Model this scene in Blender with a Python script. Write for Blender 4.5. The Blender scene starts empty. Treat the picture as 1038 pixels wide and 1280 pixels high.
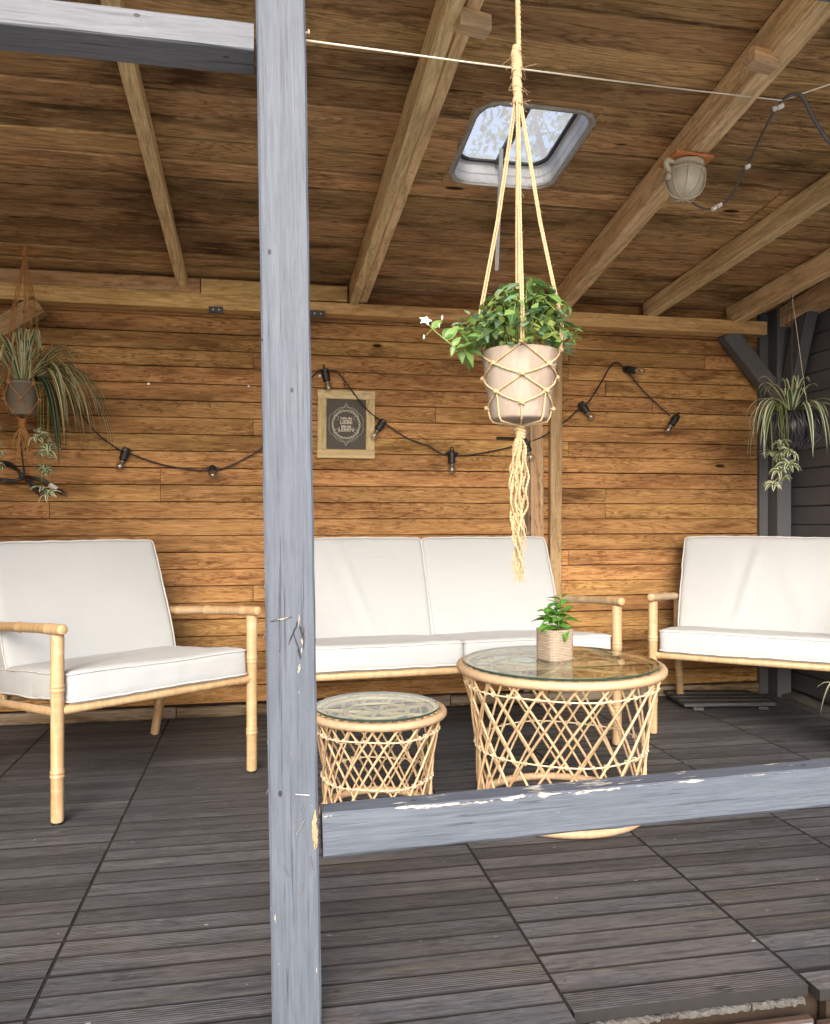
import bpy, bmesh, math, random
from mathutils import Vector, Matrix, Euler, noise
R = math.radians
random.seed(7)
scene = bpy.context.scene
COL = scene.collection

# ------------------------------------------------------------------ camera, sky, sun, exposure
CAM_Z = 0.92
YAW = R(10.7)
cd = bpy.data.cameras.new('camera')
cam = bpy.data.objects.new('camera', cd)
COL.objects.link(cam)
cam.location = (0, 0, CAM_Z)
cam.rotation_euler = (R(90), 0, -YAW)
cd.sensor_fit = 'VERTICAL'
cd.sensor_height = 24.0
cd.lens = 24.0 * 1000 / 1280
cd.shift_y = 10 / 1280
cd.clip_start = 0.05
cd.clip_end = 600
scene.camera = cam

SUN_EL, SUN_AZ = R(30), R(191)      # azimuth of the sun, from +Y towards +X: behind the camera, to the left
w = bpy.data.worlds.new('World')
scene.world = w
w.use_nodes = True
nt = w.node_tree
nt.nodes.clear()
sky = nt.nodes.new('ShaderNodeTexSky')
sky.sky_type = 'NISHITA'
sky.sun_disc = False
sky.sun_elevation = SUN_EL
sky.sun_rotation = SUN_AZ
sky.air_density = 0.7
sky.dust_density = 4.0
sky.ozone_density = 0.6
bg = nt.nodes.new('ShaderNodeBackground')
bg.inputs['Strength'].default_value = 0.15
wo = nt.nodes.new('ShaderNodeOutputWorld')
nt.links.new(sky.outputs[0], bg.inputs[0])
nt.links.new(bg.outputs[0], wo.inputs[0])

sl = bpy.data.lights.new('sun', 'SUN')
sl.energy = 0.5
sl.angle = R(40)
sl.color = (1.0, 0.96, 0.9)
so = bpy.data.objects.new('sun', sl)
COL.objects.link(so)
sdir = Vector((math.sin(SUN_AZ) * math.cos(SUN_EL), math.cos(SUN_AZ) * math.cos(SUN_EL), math.sin(SUN_EL)))
so.rotation_euler = sdir.to_track_quat('Z', 'Y').to_euler()
so.location = (0, -5, 6)

scene.view_settings.view_transform = 'Standard'
scene.view_settings.look = 'None'
scene.view_settings.gamma = 1
scene.view_settings.exposure = 1.42
scene.view_settings.use_curve_mapping = False
scene.render.engine = 'CYCLES'
scene.cycles.max_bounces = 8
scene.cycles.diffuse_bounces = 5
scene.cycles.transparent_max_bounces = 16
scene.cycles.use_denoising = True
scene.cycles.denoiser = 'OPENIMAGEDENOISE'
scene.cycles.denoising_input_passes = 'RGB_ALBEDO_NORMAL'
scene.cycles.denoising_prefilter = 'ACCURATE'
scene.cycles.caustics_reflective = False
scene.cycles.caustics_refractive = False

# ------------------------------------------------------------------ object helpers
def link(name, me, parent=None, loc=(0, 0, 0), rot=(0, 0, 0)):
    o = bpy.data.objects.new(name, me)
    COL.objects.link(o)
    o.location = loc
    o.rotation_euler = rot
    if parent is not None:
        o.parent = parent
    return o

def tag(o, label=None, cat=None, group=None, kind=None):
    if label: o['label'] = label
    if cat: o['category'] = cat
    if group: o['group'] = group
    if kind: o['kind'] = kind
    return o

def empty(name, loc=(0, 0, 0), rot=(0, 0, 0), parent=None):
    o = bpy.data.objects.new(name, None)
    o.empty_display_size = 0.1
    COL.objects.link(o)
    o.location = loc
    o.rotation_euler = rot
    if parent is not None: o.parent = parent
    return o

def mesh(name, bm, mats, smooth=False):
    me = bpy.data.meshes.new(name)
    bm.normal_update()
    bm.to_mesh(me)
    bm.free()
    if not isinstance(mats, (list, tuple)): mats = [mats]
    for m in mats: me.materials.append(m)
    if smooth:
        me.polygons.foreach_set('use_smooth', [True] * len(me.polygons))
    me.update()
    return me

def obj(name, bm, mats, parent=None, loc=(0, 0, 0), rot=(0, 0, 0), smooth=False):
    return link(name, mesh(name, bm, mats, smooth), parent, loc, rot)

def copy_tree(o, parent=None):
    c = o.copy()
    COL.objects.link(c)
    c.parent = parent
    for ch in list(o.children): copy_tree(ch, c)
    return c

def frames(pts):
    pts = [Vector(p) for p in pts]
    out = []
    n = len(pts)
    T0 = (pts[1] - pts[0]).normalized()
    up = Vector((0, 0, 1)) if abs(T0.z) < 0.9 else Vector((0, 1, 0))
    N = (up - T0 * up.dot(T0)).normalized()
    for i, p in enumerate(pts):
        if i == 0: T = T0
        elif i == n - 1: T = (pts[i] - pts[i - 1]).normalized()
        else:
            T = (pts[i + 1] - pts[i - 1])
            T = T.normalized() if T.length > 1e-9 else out[-1][1]
        N = (N - T * N.dot(T))
        N = N.normalized() if N.length > 1e-6 else T.orthogonal().normalized()
        out.append((p, T, N, T.cross(N)))
    return out

def tube(bm, pts, r, n=8, radii=None, cap=True, closed=False):
    fr = frames(pts)
    rings = []
    for i, (p, T, N, B) in enumerate(fr):
        rr = radii[i] if radii else r
        rings.append([bm.verts.new(p + (N * math.cos(2 * math.pi * k / n) + B * math.sin(2 * math.pi * k / n)) * rr) for k in range(n)])
    m = len(rings)
    for i in range(m if closed else m - 1):
        a, b = rings[i], rings[(i + 1) % m]
        for k in range(n):
            bm.faces.new((a[k], a[(k + 1) % n], b[(k + 1) % n], b[k]))
    if cap and not closed:
        bm.faces.new(rings[0][::-1])
        bm.faces.new(rings[-1])
    return rings

def box(bm, x0, x1, y0, y1, z0, z1, ch=0.0, mat=0):
    if ch <= 0:
        v = [bm.verts.new(c) for c in ((x0, y0, z0), (x1, y0, z0), (x1, y1, z0), (x0, y1, z0), (x0, y0, z1), (x1, y0, z1), (x1, y1, z1), (x0, y1, z1))]
        fs = [(0, 3, 2, 1), (4, 5, 6, 7), (0, 1, 5, 4), (1, 2, 6, 5), (2, 3, 7, 6), (3, 0, 4, 7)]
        for f in fs:
            bm.faces.new([v[i] for i in f]).material_index = mat
        return
    prof = [(y0 + ch, z0), (y1 - ch, z0), (y1, z0 + ch), (y1, z1 - ch), (y1 - ch, z1), (y0 + ch, z1), (y0, z1 - ch), (y0, z0 + ch)]
    a = [bm.verts.new((x0, y, z)) for y, z in prof]
    b = [bm.verts.new((x1, y, z)) for y, z in prof]
    for i in range(8):
        j = (i + 1) % 8
        bm.faces.new((a[i], a[j], b[j], b[i])).material_index = mat
    bm.faces.new(a[::-1]).material_index = mat
    bm.faces.new(b).material_index = mat

def lathe(bm, prof, n=24, closed_top=True, closed_bottom=True, mat=0):
    rings = []
    for r, z in prof:
        rings.append([bm.verts.new((r * math.cos(2 * math.pi * k / n), r * math.sin(2 * math.pi * k / n), z)) for k in range(n)])
    for a, b in zip(rings, rings[1:]):
        for k in range(n):
            bm.faces.new((a[k], a[(k + 1) % n], b[(k + 1) % n], b[k])).material_index = mat
    if closed_bottom: bm.faces.new(rings[0][::-1]).material_index = mat
    if closed_top: bm.faces.new(rings[-1]).material_index = mat
    return rings

_bc = {}
def board_mesh(L, W, T, mat, ch=0.0025, name='board'):
    key = (round(L, 3), round(W, 4), round(T, 4), mat.name, ch)
    if key not in _bc:
        bm = bmesh.new()
        box(bm, -L / 2, L / 2, -W / 2, W / 2, -T / 2, T / 2, ch)
        _bc[key] = mesh(name, bm, mat)
    return _bc[key]

def beam_obj(name, a, b, W, T, mat, parent=None, ch=0.004, roll=0.0, segs=1, jit=0.0):
    """squared timber from a to b; W across (local Y), T thick (local Z)"""
    a, b = Vector(a), Vector(b)
    d = b - a
    L = d.length
    bm = bmesh.new()
    if segs == 1:
        box(bm, -L / 2, L / 2, -W / 2, W / 2, -T / 2, T / 2, ch)
    else:
        prof = [(-W/2 + ch, -T/2), (W/2 - ch, -T/2), (W/2, -T/2 + ch), (W/2, T/2 - ch), (W/2 - ch, T/2), (-W/2 + ch, T/2), (-W/2, T/2 - ch), (-W/2, -T/2 + ch)]
        rows = []
        for s in range(segs + 1):
            x = -L / 2 + L * s / segs
            rows.append([bm.verts.new((x, y + random.uniform(-jit, jit), z + random.uniform(-jit, jit))) for y, z in prof])
        for r0, r1 in zip(rows, rows[1:]):
            for i in range(8):
                j = (i + 1) % 8
                bm.faces.new((r0[i], r0[j], r1[j], r1[i]))
        bm.faces.new(rows[0][::-1]); bm.faces.new(rows[-1])
    me = mesh(name, bm, mat)
    o = link(name, me, parent, (a + b) / 2)
    x = d.normalized()
    up = Vector((0, 0, 1)) if abs(x.z) < 0.95 else Vector((0, -1, 0))
    z = (up - x * up.dot(x)).normalized()
    y = z.cross(x)
    m = Matrix((x, y, z)).transposed()
    o.rotation_euler = (m @ Matrix.Rotation(roll, 3, 'X')).to_euler()
    return o

def bez(pts, per=8):
    """Catmull-Rom through points"""
    P = [Vector(p) for p in pts]
    P = [P[0] * 2 - P[1]] + P + [P[-1] * 2 - P[-2]]
    out = []
    for i in range(1, len(P) - 2):
        for s in range(per):
            t = s / per
            a, b, c, d = P[i - 1], P[i], P[i + 1], P[i + 2]
            out.append(0.5 * ((2 * b) + (c - a) * t + (2 * a - 5 * b + 4 * c - d) * t * t + (-a + 3 * b - 3 * c + d) * t ** 3))
    out.append(P[-2])
    return out

cY, sY = math.cos(YAW), math.sin(YAW)
def at(px, py, Y):
    """the point of the place seen at pixel (px,py) of the photograph that lies on the plane Y"""
    cx = (px - 519) / 1000; cz = (650 - py) / 1000
    t = Y / (cY - sY * cx)
    return Vector(((cx * cY + sY) * t, Y, CAM_Z + cz * t))

# ------------------------------------------------------------------ material helpers
class NT:
    def __init__(s, name):
        s.m = bpy.data.materials.new(name)
        s.m.use_nodes = True
        s.t = s.m.node_tree
        s.b = s.t.nodes['Principled BSDF']
        s.out = s.t.nodes['Material Output']
    def n(s, typ, **kw):
        nd = s.t.nodes.new('ShaderNode' + typ)
        for k, v in kw.items():
            if k.startswith('i_'):
                key = k[2:].replace('_', ' ')
                nd.inputs[key].default_value = v
            else: setattr(nd, k, v)
        return nd
    def l(s, a, b):
        s.t.links.new(a, b)
    def math(s, op, a, b=None, clamp=False):
        nd = s.n('Math', operation=op, use_clamp=clamp)
        for i, v in enumerate((a, b)):
            if v is None: continue
            if hasattr(v, 'is_linked'): s.l(v, nd.inputs[i])
            else: nd.inputs[i].default_value = v
        return nd.outputs[0]
    def ramp(s, f, stops, interp='LINEAR'):
        nd = s.n('ValToRGB')
        cr = nd.color_ramp
        cr.interpolation = interp
        while len(cr.elements) < len(stops): cr.elements.new(0.5)
        for e, (p, c) in zip(cr.elements, stops):
            e.position = p
            e.color = (c[0], c[1], c[2], 1) if isinstance(c, tuple) else (c, c, c, 1)
        s.l(f, nd.inputs[0])
        return nd.outputs[0]
    def mix(s, f, a, b, mode='MIX'):
        nd = s.n('Mix', data_type='RGBA', blend_type=mode)
        for v, i in ((f, 0), (a, 6), (b, 7)):
            if hasattr(v, 'is_linked'): s.l(v, nd.inputs[i])
            elif i == 0: nd.inputs[i].default_value = v
            else: nd.inputs[i].default_value = (v[0], v[1], v[2], 1)
        return nd.outputs[2]
    def coords(s, rnd=True):
        tc = s.n('TexCoord')
        if not rnd: return tc.outputs['Object'], None
        oi = s.n('ObjectInfo')
        cmb = s.n('CombineXYZ')
        for i, k in enumerate((37.0, 53.0, 91.0)):
            s.l(s.math('MULTIPLY', oi.outputs['Random'], k), cmb.inputs[i])
        add = s.n('VectorMath', operation='ADD')
        s.l(tc.outputs['Object'], add.inputs[0]); s.l(cmb.outputs[0], add.inputs[1])
        return add.outputs[0], oi.outputs['Random']
    def map(s, v, scale, loc=(0, 0, 0)):
        nd = s.n('Mapping')
        nd.inputs['Scale'].default_value = scale
        nd.inputs['Location'].default_value = loc
        s.l(v, nd.inputs[0])
        return nd.outputs[0]
    def noise(s, v, scale=1.0, detail=4, rough=0.55, dist=0.0):
        nd = s.n('TexNoise')
        nd.inputs['Scale'].default_value = scale
        nd.inputs['Detail'].default_value = detail
        nd.inputs['Roughness'].default_value = rough
        nd.inputs['Distortion'].default_value = dist
        s.l(v, nd.inputs['Vector'])
        return nd.outputs[0]
    def bump(s, h, strength=0.4, dist=0.002, prev=None):
        nd = s.n('Bump')
        nd.inputs['Strength'].default_value = strength
        nd.inputs['Distance'].default_value = dist
        s.l(h, nd.inputs['Height'])
        if prev is not None: s.l(prev, nd.inputs['Normal'])
        s.l(nd.outputs[0], s.b.inputs['Normal'])
        return nd.outputs[0]
    def base(s, c):
        if hasattr(c, 'is_linked'): s.l(c, s.b.inputs['Base Color'])
        else: s.b.inputs['Base Color'].default_value = (c[0], c[1], c[2], 1)
    def rough(s, r):
        if hasattr(r, 'is_linked'): s.l(r, s.b.inputs['Roughness'])
        else: s.b.inputs['Roughness'].default_value = r

def grain(s, v, rnd, K=16, stretch=1.0, fine=170.0):
    """contour grain, fibres and knots of sawn softwood running along local X"""
    n1 = s.noise(s.map(v, (0.8 * stretch, 11, 11)), 1.0, 3, 0.5, 0.35)
    ph = s.math('MULTIPLY', n1, K)
    ring = s.math('PINGPONG', ph, 0.5)
    ring = s.math('MULTIPLY', ring, 2.0)
    ring = s.math('POWER', ring, 2.6)
    fib = s.noise(s.map(v, (11.0, fine, fine)), 1.0, 4, 0.75)
    mid = s.noise(s.map(v, (1.3, 22, 22)), 1.0, 3, 0.6)
    vo = s.n('TexVoronoi'); vo.inputs['Scale'].default_value = 1.0
    s.l(s.map(v, (2.6, 7.5, 7.5)), vo.inputs['Vector'])
    sep = s.n('SeparateColor'); s.l(vo.outputs['Color'], sep.inputs[0])
    rad = s.math('MULTIPLY', s.math('SUBTRACT', sep.outputs[0], 0.45, True), 0.22)
    wob = s.math('MULTIPLY', s.math('SUBTRACT', fib, 0.5), 0.05)
    k = s.math('SUBTRACT', rad, s.math('ADD', vo.outputs['Distance'], wob))
    knot = s.math('MULTIPLY', k, 30.0, True)
    return ring, fib, mid, knot

def wood(name, dark, light, fine=95.0, fig=0.55, stain=0.5, var=0.35, rough=0.75, K=16, bump=0.5, knotc=(0.035, 0.016, 0.008), hue=0.012, sc=1.0, grey=None):
    s = NT(name)
    v, rnd = s.coords()
    if sc != 1.0: v = s.map(v, (sc, sc, sc))
    ring, fib, mid, knot = grain(s, v, rnd, K, 1.0, fine)
    f = s.math('ADD', s.math('MULTIPLY', ring, 0.58), s.math('ADD', s.math('MULTIPLY', fib, 1.1), s.math('MULTIPLY', mid, 0.9)))
    f = s.math('SUBTRACT', f, 0.72, True)
    c = s.mix(f, light, dark)
    geo = s.n('NewGeometry')
    st = s.noise(s.map(geo.outputs['Position'], (0.8, 1.5, 5.0)), 1.6, 5, 0.65)
    st = s.ramp(st, [(0.46, 0.0), (0.66, 1.0)])
    st2 = s.noise(s.map(v, (1.5, 9, 9)), 1.3, 5, 0.7)
    st2 = s.ramp(st2, [(0.50, 0.0), (0.72, 1.0)])
    stm = s.math('MULTIPLY', s.math('ADD', s.math('MULTIPLY', st, 0.55), s.math('MULTIPLY', st2, 0.6)), stain, True)
    c = s.mix(stm, c, (dark[0] * 0.35, dark[1] * 0.33, dark[2] * 0.33))
    # short dark wavy flecks: weathered summer wood
    fg = s.noise(s.map(v, (20, 80, 80)), 1.0, 4, 0.65, 0.9)
    fm = s.noise(s.map(v, (1.4, 12, 12)), 1.0, 3, 0.6)
    fgm = s.math('MULTIPLY', s.ramp(fg, [(0.51, 0.0), (0.59, 1.0)]), s.ramp(fm, [(0.42, 0.08), (0.60, 1.0)]))
    c = s.mix(s.math('MULTIPLY', fgm, fig), c, (dark[0] * 0.30, dark[1] * 0.28, dark[2] * 0.28))
    pale = s.ramp(s.noise(s.map(v, (9, 60, 60), (3, 5, 7)), 1.0, 3, 0.6), [(0.60, 0.0), (0.70, 1.0)])
    c = s.mix(s.math('MULTIPLY', pale, 0.35), c, tuple(min(1, x * 1.25 + .03) for x in light))
    c = s.mix(knot, c, knotc)
    if grey is not None:
        gm = s.ramp(s.noise(s.map(v, (1.2, 14, 14)), 1.1, 4, 0.6), [(0.42, 0.0), (0.66, 1.0)])
        c = s.mix(s.math('MULTIPLY', gm, grey[3]), c, grey[:3])
    hs = s.n('HueSaturation')
    wn = s.n('TexWhiteNoise', noise_dimensions='1D')
    s.l(s.math('MULTIPLY', rnd, 913.7), wn.inputs['W'])
    s.l(s.math('ADD', s.math('MULTIPLY', s.math('SUBTRACT', wn.outputs[0], 0.5), hue * 2), 0.5), hs.inputs['Hue'])
    s.l(s.math('ADD', s.math('MULTIPLY', rnd, var), 1 - var / 2), hs.inputs['Value'])
    s.l(c, hs.inputs['Color'])
    s.base(hs.outputs[0])
    s.rough(rough)
    s.b.inputs['Specular IOR Level'].default_value = 0.15
    h = s.math('SUBTRACT', s.math('ADD', s.math('MULTIPLY', fib, 0.9), s.math('MULTIPLY', mid, 0.5)), s.math('MULTIPLY', ring, 0.35))
    s.bump(h, bump, 0.0018)
    return s.m

M = {}
M['wall'] = wood('wall_wood', (0.24, 0.105, 0.035), (0.60, 0.36, 0.15), stain=1.0, var=0.30, K=30, fig=.55, hue=0.007, bump=0.8)
M['ceil'] = wood('ceiling_wood', (0.22, 0.130, 0.055), (0.66, 0.43, 0.205), stain=1.25, var=0.62, K=22, fine=70, fig=.5, rough=0.85, bump=0.8, hue=0.006)
M['rafter'] = wood('rafter_wood', (0.48, 0.34, 0.165), (0.86, 0.66, 0.38), fig=.35, stain=0.4, var=0.25, K=10)
M['header'] = wood('header_wood', (0.56, 0.33, 0.12), (0.86, 0.60, 0.28), fig=.3, stain=0.7, var=0.2, K=10)
M['header_old'] = wood('old_header_wood', (0.38, 0.22, 0.09), (0.72, 0.48, 0.24), stain=0.6, var=0.2, K=10, grey=(0.42, 0.36, 0.28, 0.5))
M['batten'] = wood('batten_wood', (0.30, 0.19, 0.10), (0.52, 0.37, 0.22), stain=0.3, var=0.2, K=8)
M['plinth'] = wood('rotten_wood', (0.10, 0.065, 0.035), (0.30, 0.22, 0.14), stain=0.9, var=0.3, grey=(0.38, 0.35, 0.30, 0.8))

def deck_mat():
    s = NT('deck_wood')
    v, rnd = s.coords()
    ring, fib, mid, knot = grain(s, v, rnd, 10, 1.0, 130)
    f = s.math('ADD', s.math('MULTIPLY', fib, 1.25), s.math('ADD', s.math('MULTIPLY', mid, 1.1), s.math('MULTIPLY', ring, 0.2)))
    f = s.math('SUBTRACT', f, 0.78, True)
    c = s.mix(f, (0.128, 0.135, 0.148), (0.022, 0.023, 0.027))
    geo = s.n('NewGeometry')
    big = s.ramp(s.noise(s.map(geo.outputs['Position'], (1.1, 1.6, 1)), 1.7, 4, 0.6), [(0.42, 0.0), (0.62, 1.0)])
    # worn warm brown where the stain has weathered off, more of it on the outer boards
    sx = s.n('SeparateXYZ'); s.l(geo.outputs['Position'], sx.inputs[0])
    outer = s.math('MULTIPLY', s.math('SUBTRACT', 2.35, sx.outputs[1]), 1.0, True)
    warm = s.math('MULTIPLY', s.math('MULTIPLY', big, outer), s.math('ADD', 0.35, mid), True)
    c = s.mix(s.math('MULTIPLY', warm, 0.42), c, (0.18, 0.145, 0.115))
    yel = s.ramp(s.noise(s.map(v, (2.0, 24, 24)), 1.0, 3, 0.6), [(0.60, 0.0), (0.74, 1.0)])
    c = s.mix(s.math('MULTIPLY', yel, 0.22), c, (0.22, 0.19, 0.10))
    blot = s.ramp(s.noise(s.map(v, (9, 26, 9)), 1.0, 5, 0.7), [(0.60, 0.0), (0.70, 1.0)])
    c = s.mix(s.math('MULTIPLY', blot, 0.75), c, (0.022, 0.021, 0.021))
    pits = s.n('TexVoronoi'); pits.inputs['Scale'].default_value = 1.0
    s.l(s.map(v, (30, 55, 30)), pits.inputs['Vector'])
    sp = s.n('SeparateColor'); s.l(pits.outputs['Color'], sp.inputs[0])
    pm = s.math('MULTIPLY', s.math('LESS_THAN', pits.outputs['Distance'], 0.16), s.math('GREATER_THAN', sp.outputs[0], 0.972))
    c = s.mix(s.math('MULTIPLY', pm, 0.6), c, (0.42, 0.42, 0.40))
    fg = s.ramp(s.noise(s.map(v, (14, 110, 110)), 1.0, 4, 0.7, 0.5), [(0.50, 0.0), (0.64, 1.0)])
    c = s.mix(s.math('MULTIPLY', fg, 0.5), c, (0.020, 0.019, 0.020))
    gr = s.ramp(s.noise(s.map(v, (40, 200, 200)), 1.0, 2, 0.5), [(0.60, 0.0), (0.70, 1.0)])
    c = s.mix(s.math('MULTIPLY', gr, 0.35), c, (0.19, 0.185, 0.18))
    hs = s.n('HueSaturation'); s.l(c, hs.inputs['Color'])
    s.l(s.math('ADD', s.math('MULTIPLY', rnd, 0.50), 0.76), hs.inputs['Value'])
    s.base(hs.outputs[0])
    s.rough(s.ramp(mid, [(0.3, 0.5), (0.7, 0.75)]))
    s.b.inputs['Specular IOR Level'].default_value = 0.35
    sv = s.n('SeparateXYZ'); tc = s.n('TexCoord'); s.l(tc.outputs['Object'], sv.inputs[0])
    ridge = s.math('SINE', s.math('MULTIPLY', sv.outputs[1], 960.0))
    wn = s.n('TexWhiteNoise', noise_dimensions='1D'); s.l(s.math('MULTIPLY', rnd, 77.7), wn.inputs['W'])
    amt = s.math('GREATER_THAN', wn.outputs[0], 0.65)
    h = s.math('ADD', s.math('ADD', fib, s.math('MULTIPLY', mid, 0.6)), s.math('MULTIPLY', s.math('MULTIPLY', ridge, amt), 0.33))
    s.bump(h, 0.7, 0.0016)
    return s.m
M['deck'] = deck_mat()
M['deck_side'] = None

def paint(name, col, chips=0.62, kind='post', under=(0.46, 0.41, 0.34)):
    s = NT(name)
    tc = s.n('TexCoord'); v = tc.outputs['Object']
    g1 = s.noise(s.map(v, (2.2, 60, 60)), 1.0, 4, 0.6)
    g2 = s.noise(s.map(v, (5, 190, 190)), 1.0, 3, 0.6)
    c = s.mix(s.ramp(g1, [(0.35, 0.0), (0.7, 1.0)]), col, (col[0] * 0.82, col[1] * 0.82, col[2] * 0.84))
    c = s.mix(s.ramp(s.noise(v, 3.0, 4, 0.6), [(0.4, 0.0), (0.7, 0.5)]), c, (col[0] * 1.15, col[1] * 1.12, col[2] * 1.08))
    wr2 = s.noise(s.map(v, (9, 120, 120)), 1.0, 4, 0.7)
    c = s.mix(s.ramp(wr2, [(0.42, 0.0), (0.60, 0.6)]), c, (col[0] * 0.66, col[1] * 0.66, col[2] * 0.68))
    sp2 = s.ramp(s.noise(s.map(v, (60, 160, 160)), 1.0, 3, 0.6), [(0.72, 0.0), (0.77, 0.4)])
    c = s.mix(sp2, c, (0.42, 0.43, 0.45))
    # fine open cracks in the paint along the grain
    cr = s.ramp(s.noise(s.map(v, (3.0, 190, 190)), 1.0, 3, 0.6), [(0.60, 0.0), (0.67, 1.0)])
    cm = s.ramp(s.noise(v, 7.0, 3, 0.6), [(0.35, 0.15), (0.6, 1.0)])
    c = s.mix(s.math('MULTIPLY', s.math('MULTIPLY', cr, cm), 0.8), c, (col[0] * 0.25, col[1] * 0.25, col[2] * 0.25))
    sx = s.n('SeparateXYZ'); s.l(v, sx.inputs[0])
    ch = s.noise(s.map(v, (16, 75, 75)), 1.0, 4, 0.65)
    if kind == 'rail':
        # bare streak along the front top arris
        edge = s.math('SUBTRACT', 1.0, s.math('MULTIPLY', s.math('ABSOLUTE', s.math('SUBTRACT', sx.outputs[2], 0.0375)), 78.0), True)
        lg = s.noise(s.map(v, (3.2, 5, 5)), 1.0, 3, 0.6)
        chm = s.math('SUBTRACT', s.math('ADD', s.math('MULTIPLY', edge, 0.32), s.math('ADD', s.math('MULTIPLY', ch, 0.62), s.math('MULTIPLY', lg, 0.46))), 0.855)
        chm = s.math('MULTIPLY', chm, 30.0, True)
    else:
        lo = s.math('MULTIPLY', s.math('SUBTRACT', 0.45, sx.outputs[0]) if kind == 'post' else s.math('ADD', 0.0, 0.0), 0.06)
        lo = s.math('MINIMUM', lo, 0.055)
        chm = s.math('MULTIPLY', s.math('SUBTRACT', s.math('ADD', ch, lo), chips + 0.125), 40.0, True)
    c = s.mix(chm, c, s.mix(s.noise(v, 60.0, 3), under, (under[0] * 1.25, under[1] * 1.3, under[2] * 1.35)))
    h = s.math('SUBTRACT', s.math('ADD', s.math('MULTIPLY', g1, 0.8), s.math('MULTIPLY', g2, 0.5)), s.math('MULTIPLY', chm, 0.6))
    # nail pits
    pv = s.n('TexVoronoi'); pv.inputs['Scale'].default_value = 1.0
    s.l(s.map(v, (15, 24, 24)), pv.inputs['Vector'])
    sp = s.n('SeparateColor'); s.l(pv.outputs['Color'], sp.inputs[0])
    pit = s.math('MULTIPLY', s.math('LESS_THAN', pv.outputs['Distance'], 0.085), s.math('GREATER_THAN', sp.outputs[1], 0.45))
    c = s.mix(s.math('MULTIPLY', pit, 0.9), c, (0.02, 0.02, 0.025))
    s.base(c)
    s.rough(0.55)
    s.b.inputs['Specular IOR Level'].default_value = 0.35
    s.bump(h, 0.9, 0.003)
    return s.m
PB = (0.112, 0.136, 0.172)
M['paint_post'] = paint('grey_blue_paint_post', PB)
M['paint_rail'] = paint('grey_blue_paint_rail', PB, kind='rail', under=(0.46, 0.43, 0.38))
M['paint_beam'] = paint('grey_blue_paint_beam', (0.15, 0.17, 0.20), kind='beam', chips=0.66, under=(0.7, 0.68, 0.63))

def dark_paint():
    s = NT('charcoal_paint')
    v, rnd = s.coords()
    g1 = s.noise(s.map(v, (1.6, 45, 45)), 1.0, 4, 0.6)
    n = s.noise(s.map(v, (2, 6, 6)), 1.0, 4, 0.6)
    c = s.mix(n, (0.072, 0.078, 0.090), (0.120, 0.127, 0.142))
    chm = s.math('MULTIPLY', s.math('SUBTRACT', s.noise(s.map(v, (8, 160, 160)), 1.0, 4, 0.6), 0.70), 30, True)
    c = s.mix(s.math('MULTIPLY', chm, 0.5), c, (0.2, 0.2, 0.2))
    hs = s.n('HueSaturation'); s.l(c, hs.inputs['Color'])
    s.l(s.math('ADD', s.math('MULTIPLY', rnd, 0.3), 0.85), hs.inputs['Value'])
    s.base(hs.outputs[0]); s.rough(0.6)
    s.bump(g1, 0.6, 0.002)
    return s.m
M['dark'] = dark_paint()

def simple(name, col, rough=0.5, nscale=30, namt=0.2, bump=0.0, metallic=0.0, stretch=(1, 1, 1), sheen=0, spec=0.5):
    s = NT(name)
    v, rnd = s.coords()
    n = s.noise(s.map(v, stretch), nscale, 4, 0.6)
    s.base(s.mix(n, tuple(c * (1 - namt) for c in col), tuple(min(1, c * (1 + namt)) for c in col)))
    s.rough(rough)
    s.b.inputs['Metallic'].default_value = metallic
    s.b.inputs['Specular IOR Level'].default_value = spec
    if bump: s.bump(n, bump, 0.002)
    return s.m

def bamboo():
    s = NT('bamboo_pole')
    v, rnd = s.coords()
    st = s.noise(s.map(v, (70, 70, 5)), 1.0, 4, 0.6)
    st2 = s.noise(s.map(v, (5, 5, 60)), 1.0, 3, 0.6)
    c = s.mix(s.ramp(st, [(0.3, 0.0), (0.7, 1.0)]), (0.60, 0.44, 0.26), (0.42, 0.27, 0.13))
    c = s.mix(s.ramp(st2, [(0.5, 0.0), (0.75, 0.5)]), c, (0.66, 0.53, 0.34))
    blot = s.ramp(s.noise(s.map(v, (1, 1, .35)), 30.0, 5, 0.7), [(0.56, 0.0), (0.70, 0.6)])
    c = s.mix(blot, c, (0.30, 0.18, 0.08))
    s.base(c); s.rough(0.38)
    s.bump(st, 0.3, 0.0012)
    return s.m
M['bamboo'] = bamboo()
M['deck_side'] = simple('gap_shade_edge', (0.016, 0.015, 0.015), 0.8, 40, 0.4)  # shade between the slats, painted into their edges

def rattan():
    s = NT('rattan_cane')
    v, rnd = s.coords()
    st = s.noise(v, 55.0, 4, 0.6)
    st2 = s.noise(v, 9.0, 3, 0.6)
    c = s.mix(s.ramp(st, [(0.3, 0.0), (0.75, 1.0)]), (0.70, 0.51, 0.31), (0.48, 0.30, 0.15))
    c = s.mix(s.ramp(st2, [(0.45, 0.0), (0.7, 0.6)]), c, (0.76, 0.58, 0.37))
    hs = s.n('HueSaturation'); s.l(c, hs.inputs['Color'])
    s.l(s.math('ADD', s.math('MULTIPLY', rnd, 0.5), 0.72), hs.inputs['Value'])
    s.base(hs.outputs[0]); s.rough(0.45)
    s.bump(st, 0.3, 0.001)
    return s.m
M['rattan'] = rattan()
M['wrap'] = simple('rattan_wrapping', (0.56, 0.40, 0.25), 0.5, 70, 0.35, 0.4)
M['bind'] = simple('rattan_binding', (0.74, 0.60, 0.42), 0.5, 80, 0.2)

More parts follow.
